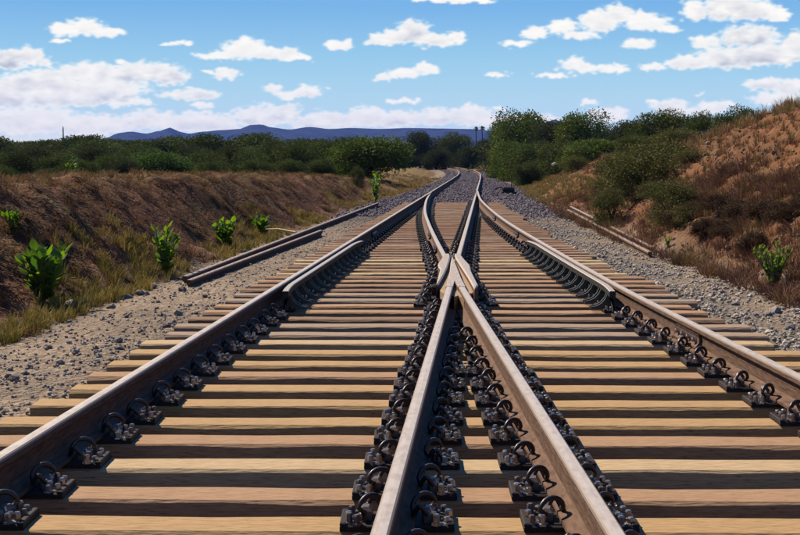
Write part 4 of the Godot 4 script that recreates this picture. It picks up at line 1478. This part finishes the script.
func build_plants() -> void:
	meshes["broad_leaf"] = broad_leaf()
	mat("stem", lin(0.1, 0.12, 0.05), 0.8)
	for spec in [["leaf_mid", 0.12, 0.18, 0.05], ["leaf_pale", 0.45, 0.5, 0.36]]:
		var m := mat(spec[0], lin(spec[1], spec[2], spec[3]), 0.85)
		m.metallic_specular = 0.12
		m.vertex_color_use_as_albedo = true
		m.backlight_enabled = true
		m.backlight = Color(0.7, 0.9, 0.35)
	leafy_plant("large bright green broad leaved plant on the verge at the foot of the earth bank", 43, 303, 244, 36, 11, 150, 0.165, 11)
	leafy_plant("upright green leafy plant beside the end of the loose rails", 166, 277, 224, 22, 7, 84, 0.12, 12, 0.08)
	leafy_plant("low bright leafy plant in the yellow grass behind the loose rails", 226, 250, 220, 20, 6, 54, 0.16, 13)
	leafy_plant("small bright green leafy plant further along the loose rails", 263, 238, 217, 15, 5, 40, 0.17, 14)
	leafy_plant("leafy green plant growing on the face of the earth bank", 13, 236, 210, 18, 5, 40, 0.09, 15)
	leafy_plant("green plant with whitish leaves standing by the gravel at the end of the loose rails", 376, 203, 171, 12, 7, 90, 0.15, 16, 0.3)
	leafy_plant("thin pale stemmed plant on the crest of the earth bank", 74, 190, 157, 14, 8, 64, 0.07, 19, 0.2, 20.0)
	leafy_plant("fine green weed at the toe of the rocky slope beside the gravel", 774, 292, 240, 32, 22, 280, 0.06, 17)
	leafy_plant("small green weed by the near end of the two loose rails", 668, 249, 238, 10, 5, 40, 0.05, 18)

# ------------------------------------------------------------------ other things
func loose_rail(label: String, p0: Vector3, p1: Vector3, roll: float, group := "") -> void:
	var o := thing("loose_rail", label, "rail", p0, 0.0, group)
	var L := Vector2(p1.x - p0.x, p1.z - p0.z).length()
	var pts := []
	for i in 13: pts.append(Vector3(0, 0.166, -L * i / 12.0))
	var b := part("rail_bar", rail_mesh(pts), [mats.rail_rust, mats.rail_loose, mats.rail_rust, mats.rail_loose], o)
	b.rotation.z = roll
	o.rotation.y = atan2(-(p1.x - p0.x), -(p1.z - p0.z))
	o.rotation.x = atan2(p1.y - p0.y, L)

func on_ground(px: float, py: float, lift := 0.0) -> Vector3:
	var p := march(px, py)
	return Vector3(p.x, gh(p.x, -p.z) + lift, p.z)

func build_things() -> void:
	var m := mat("rail_loose", lin(0.42, 0.33, 0.27), 0.55, 0.2)
	m.albedo_texture = mats.rail_rust.albedo_texture
	m.uv1_triplanar = true
	m.uv1_scale = Vector3(6, 6, 1)
	loose_rail("longer rusty loose rail lying along the foot of the earth bank", on_ground(185, 284, -0.085), on_ground(378, 207, -0.04), 0.0)
	loose_rail("shorter loose rail with a pale top leaning beside the longer one", on_ground(189, 288, -0.09), on_ground(321, 236, -0.06), 0.0)
	loose_rail("rusty loose rail nearer the rocky slope, one of two lying side by side", on_ground(653, 253, -0.08), on_ground(571, 211, -0.06), 0.0)
	loose_rail("rusty loose rail nearer the track, one of two lying side by side below the slope", on_ground(650, 258, -0.08), on_ground(568, 214, -0.06), 0.0)
	# switch stand
	var sx := at_px(508, 49.0)
	var o := thing("switch_stand", "low dark switch stand with a thin upright rod beside the far gravel", "switch stand", Vector3(sx, gh(sx, 49.0), -49.0))
	var mb := MB.new()
	mb.box(Vector3(-0.3, 0, -0.22), Vector3(0.3, 0.08, 0.22), 0.01)
	part("base_plate", mb.commit(), mats.dark_iron, o)
	mb = MB.new()
	mb.prism(PackedVector2Array([Vector2(-0.2, -0.15), Vector2(0.2, -0.15), Vector2(0.24, 0), Vector2(0.2, 0.15), Vector2(-0.2, 0.15), Vector2(-0.25, 0)]), 0.08, 0.26, 0.04)
	part("housing", mb.commit(), mats.dark_iron, o)
	mb = MB.new()
	mb.tube([Vector3(0.12, 0.2, 0), Vector3(0.13, 0.45, 0), Vector3(0.12, 0.72, 0)], [0.02, 0.018, 0.018], 6)
	part("rod", mb.commit(), mats.dark_iron, o)
	mb = MB.new()
	mb.tube([Vector3(-0.15, 0.2, 0.05), Vector3(-0.32, 0.27, 0.1), Vector3(-0.5, 0.2, 0.12)], [0.025, 0.022, 0.03], 6)
	part("hand_lever", mb.commit(), mats.dark_iron, o)
	# stick over the loose rails
	var s := MB.new()
	var p0 := on_ground(296, 243, 0.17)
	var p1 := on_ground(262, 237, 0.12)
	s.tube([Vector3.ZERO, (p1 - p0) * 0.5 + Vector3(0, 0.03, 0), p1 - p0], [0.012, 0.01, 0.006], 5)
	var st := part("stick", s.commit(), mats.weathered_pole_pale, null, p0)
	tag(st, "thin pale dry stick lying across the loose rails", "stick")
	# far pole, two spindly trees, far houses
	var pd := 330.0
	var pole := thing("utility_pole", "thin lone pole rising from the far woodland against low cloud", "pole", Vector3(at_px(65, pd), 0.2, -pd))
	mb = MB.new()
	var ph := CAM_H + (HORIZON - 128.0) / F * pd - 0.2
	mb.tube([Vector3(0, -0.3, 0), Vector3(0, ph * 0.5, 0), Vector3(0, ph, 0)], [0.22, 0.19, 0.15], 6)
	part("post", mb.commit(), mats.weathered_pole, pole)
	mb = MB.new()
	mb.tube([Vector3(0, ph, 0), Vector3(0, ph + 0.35, 0)], [0.1, 0.06], 6)
	part("insulator", mb.commit(), mats.weathered_pole, pole)
	for a in [[475.5, 124.5, 3.4], [481.5, 124.0, 4.0]]:
		var d := 300.0
		var top: float = CAM_H + (HORIZON - a[1]) / F * d
		var tr := thing("slender_tree", "slender bare trunked tree with a small tuft of leaves behind the bend", "tree", Vector3(at_px(a[0], d), 0.1, -d), 0.0, "two slender trees behind the bend")
		mb = MB.new()
		mb.tube([Vector3(0, -0.2, 0), Vector3(0.1, top * 0.5, 0), Vector3(0, top - 0.6, 0)], [0.16, 0.12, 0.08], 5)
		part("trunk", mb.commit(), mats.bark, tr)
		var cr := part("crown", crowns.loose[0], mats.leaf_dark, tr, Vector3(0, top - 1.1, 0))
		cr.scale = Vector3(a[2] * 0.17, 0.55, a[2] * 0.17)
	for a in [[104, 143.0, 470.0, 7.0], [90, 144.0, 500.0, 6.0], [256, 143.5, 480.0, 6.0]]:
		var hh := thing("house", "tiny pale house among the far dark trees of the plain", "house", Vector3(at_px(a[0], a[2]), 0.1, -a[2]), 0.2, "tiny far houses")
		var top: float = CAM_H + (HORIZON - a[1]) / F * a[2]
		mb = MB.new()
		mb.box(Vector3(-a[3] * 0.5, -0.5, -3), Vector3(a[3] * 0.5, top - 0.8, 3))
		part("wall", mb.commit(), mats.white_paint, hh)
		mb = MB.new()
		mb.box(Vector3(-a[3] * 0.5 - 0.3, top - 0.8, -3.3), Vector3(a[3] * 0.5 + 0.3, top - 0.2, 3.3), 0.5)
		part("roof", mb.commit(), mats.roof_far, hh)
	# pale scrap in the bushes
	var wd := 60.0
	var w := MB.new()
	w.prism(PackedVector2Array([Vector2(-0.1, -0.01), Vector2(0.08, -0.02), Vector2(0.11, 0.01), Vector2(-0.07, 0.02)]), 0.0, 0.1, 0.004)
	var wx := at_px(553.5, wd)
	var sc := part("white_scrap", w.commit(), mats.white_paint, null, Vector3(wx, CAM_H - 7.0 / F * wd, -wd), 0.0)
	sc.rotation = Vector3(0.2, 0.3, 0.5)
	tag(sc, "small white scrap caught in the bushes beyond the gravel", "scrap")

func build_hills() -> void:
	# ridge line as the photograph shows it: column, row of the crest
	var ridge := [[-400, 150], [60, 150], [100, 142], [108, 138], [120, 133.5], [132, 132], [148, 134], [160, 131.5], [172, 128], [180, 132], [190, 134], [205, 132], [222, 130.5], [240, 129.5], [252, 125.5], [262, 125], [272, 128], [290, 130], [310, 127.5], [330, 129.5], [350, 128.5], [380, 129.5], [410, 128.5], [440, 129], [470, 129.5], [500, 132], [530, 128], [545, 123], [553, 120], [561, 122], [575, 130], [600, 132], [625, 127], [640, 124.5], [655, 127], [700, 135], [800, 140], [1200, 150]]
	var D := 5200.0
	var nz := FastNoiseLite.new()
	nz.seed = 9
	nz.frequency = 0.002
	nz.fractal_octaves = 5
	var v := []
	var cols := 300
	var rows := 24
	for q in cols + 1:
		var px := lerpf(-300, 1100, float(q) / cols)
		var py := 0.0
		for i in ridge.size() - 1:
			if px >= ridge[i][0] and px <= ridge[i + 1][0]:
				py = lerpf(ridge[i][1], ridge[i + 1][1], smoothstep(0, 1, (px - ridge[i][0]) / (ridge[i + 1][0] - ridge[i][0])))
		var crest := CAM_H + (HORIZON - py) / F * D
		var col := []
		for r in rows + 1:
			var t := float(r) / rows     # 0 foot in front, 0.5 crest, 1 foot behind
			var d := D + (t - 0.5) * 2400.0
			var x := at_px(px, D) * (d / D)
			var prof := pow(sin(PI * t), 1.15)
			var rough := nz.get_noise_2d(x, d) * 0.4 * (1.0 - prof) * prof * 4.0
			col.append(Vector3(x, crest * clampf(prof + rough * 0.5, 0, 1) - 6.0 * (1.0 - prof), -d))
		v.append(col)
	var st := SurfaceTool.new()
	st.begin(Mesh.PRIMITIVE_TRIANGLES)
	st.set_smooth_group(0)
	for q in cols:
		for r in rows:
			for p in [v[q][r], v[q][r + 1], v[q + 1][r], v[q + 1][r], v[q][r + 1], v[q + 1][r + 1]]: st.add_vertex(p)
	st.index()
	st.generate_normals()
	var h := part("hills", st.commit(), mats.hill)
	tag(h, "", "", "", "structure")

# ------------------------------------------------------------------ scene
func _ready() -> void:
	# camera
	var cam := Camera3D.new()
	cam.name = "camera"
	cam.fov = rad_to_deg(2.0 * atan(267.5 / F))
	cam.position = Vector3(0, CAM_H, 0)
	cam.rotation.x = -atan((267.5 - HORIZON) / F)
	cam.near = 0.1
	cam.far = 20000.0
	add_child(cam)
	cam.current = true
	# sky, haze, exposure
	var we := WorldEnvironment.new()
	we.name = "environment"
	var env := Environment.new()
	env.background_mode = Environment.BG_SKY
	env.tonemap_mode = Environment.TONE_MAPPER_LINEAR
	env.tonemap_exposure = 2.2
	env.background_energy_multiplier = 0.636
	env.sky = build_sky()
	env.sdfgi_enabled = true
	env.ssao_enabled = true
	env.ssil_enabled = true
	env.fog_enabled = true
	env.fog_density = 0.000065
	env.fog_light_color = Color(0.36, 0.54, 1.0)
	we.environment = env
	add_child(we)
	# sun: high, ahead and to the left
	var sun := DirectionalLight3D.new()
	sun.name = "sun"
	var az := deg_to_rad(48.0)
	var el := deg_to_rad(47.0)
	var to_sun := Vector3(-sin(az) * cos(el), sin(el), -cos(az) * cos(el))
	add_child(sun)
	sun.look_at_from_position(to_sun * 100.0, Vector3.ZERO, Vector3.UP)
	sun.light_energy = 1.6
	sun.light_color = Color(1.0, 0.93, 0.82)
	sun.light_angular_distance = 0.5
	sun.shadow_enabled = true
	terr.seed = 4
	terr.frequency = 0.12
	terr.fractal_octaves = 4
	terr2.seed = 15
	terr2.frequency = 0.12
	terr2.fractal_octaves = 3
	patch.seed = 27
	patch.frequency = 0.12
	patch.fractal_octaves = 3
	make_materials()
	mat("dark_iron", lin(0.035, 0.03, 0.03), 0.7, 0.2)
	mat("weathered_pole_pale", lin(0.42, 0.36, 0.3), 0.9)
	build_ground()
	build_hills()
	build_track()
	build_trees()
	build_things()
	build_stones()
	build_grass()
	build_plants()
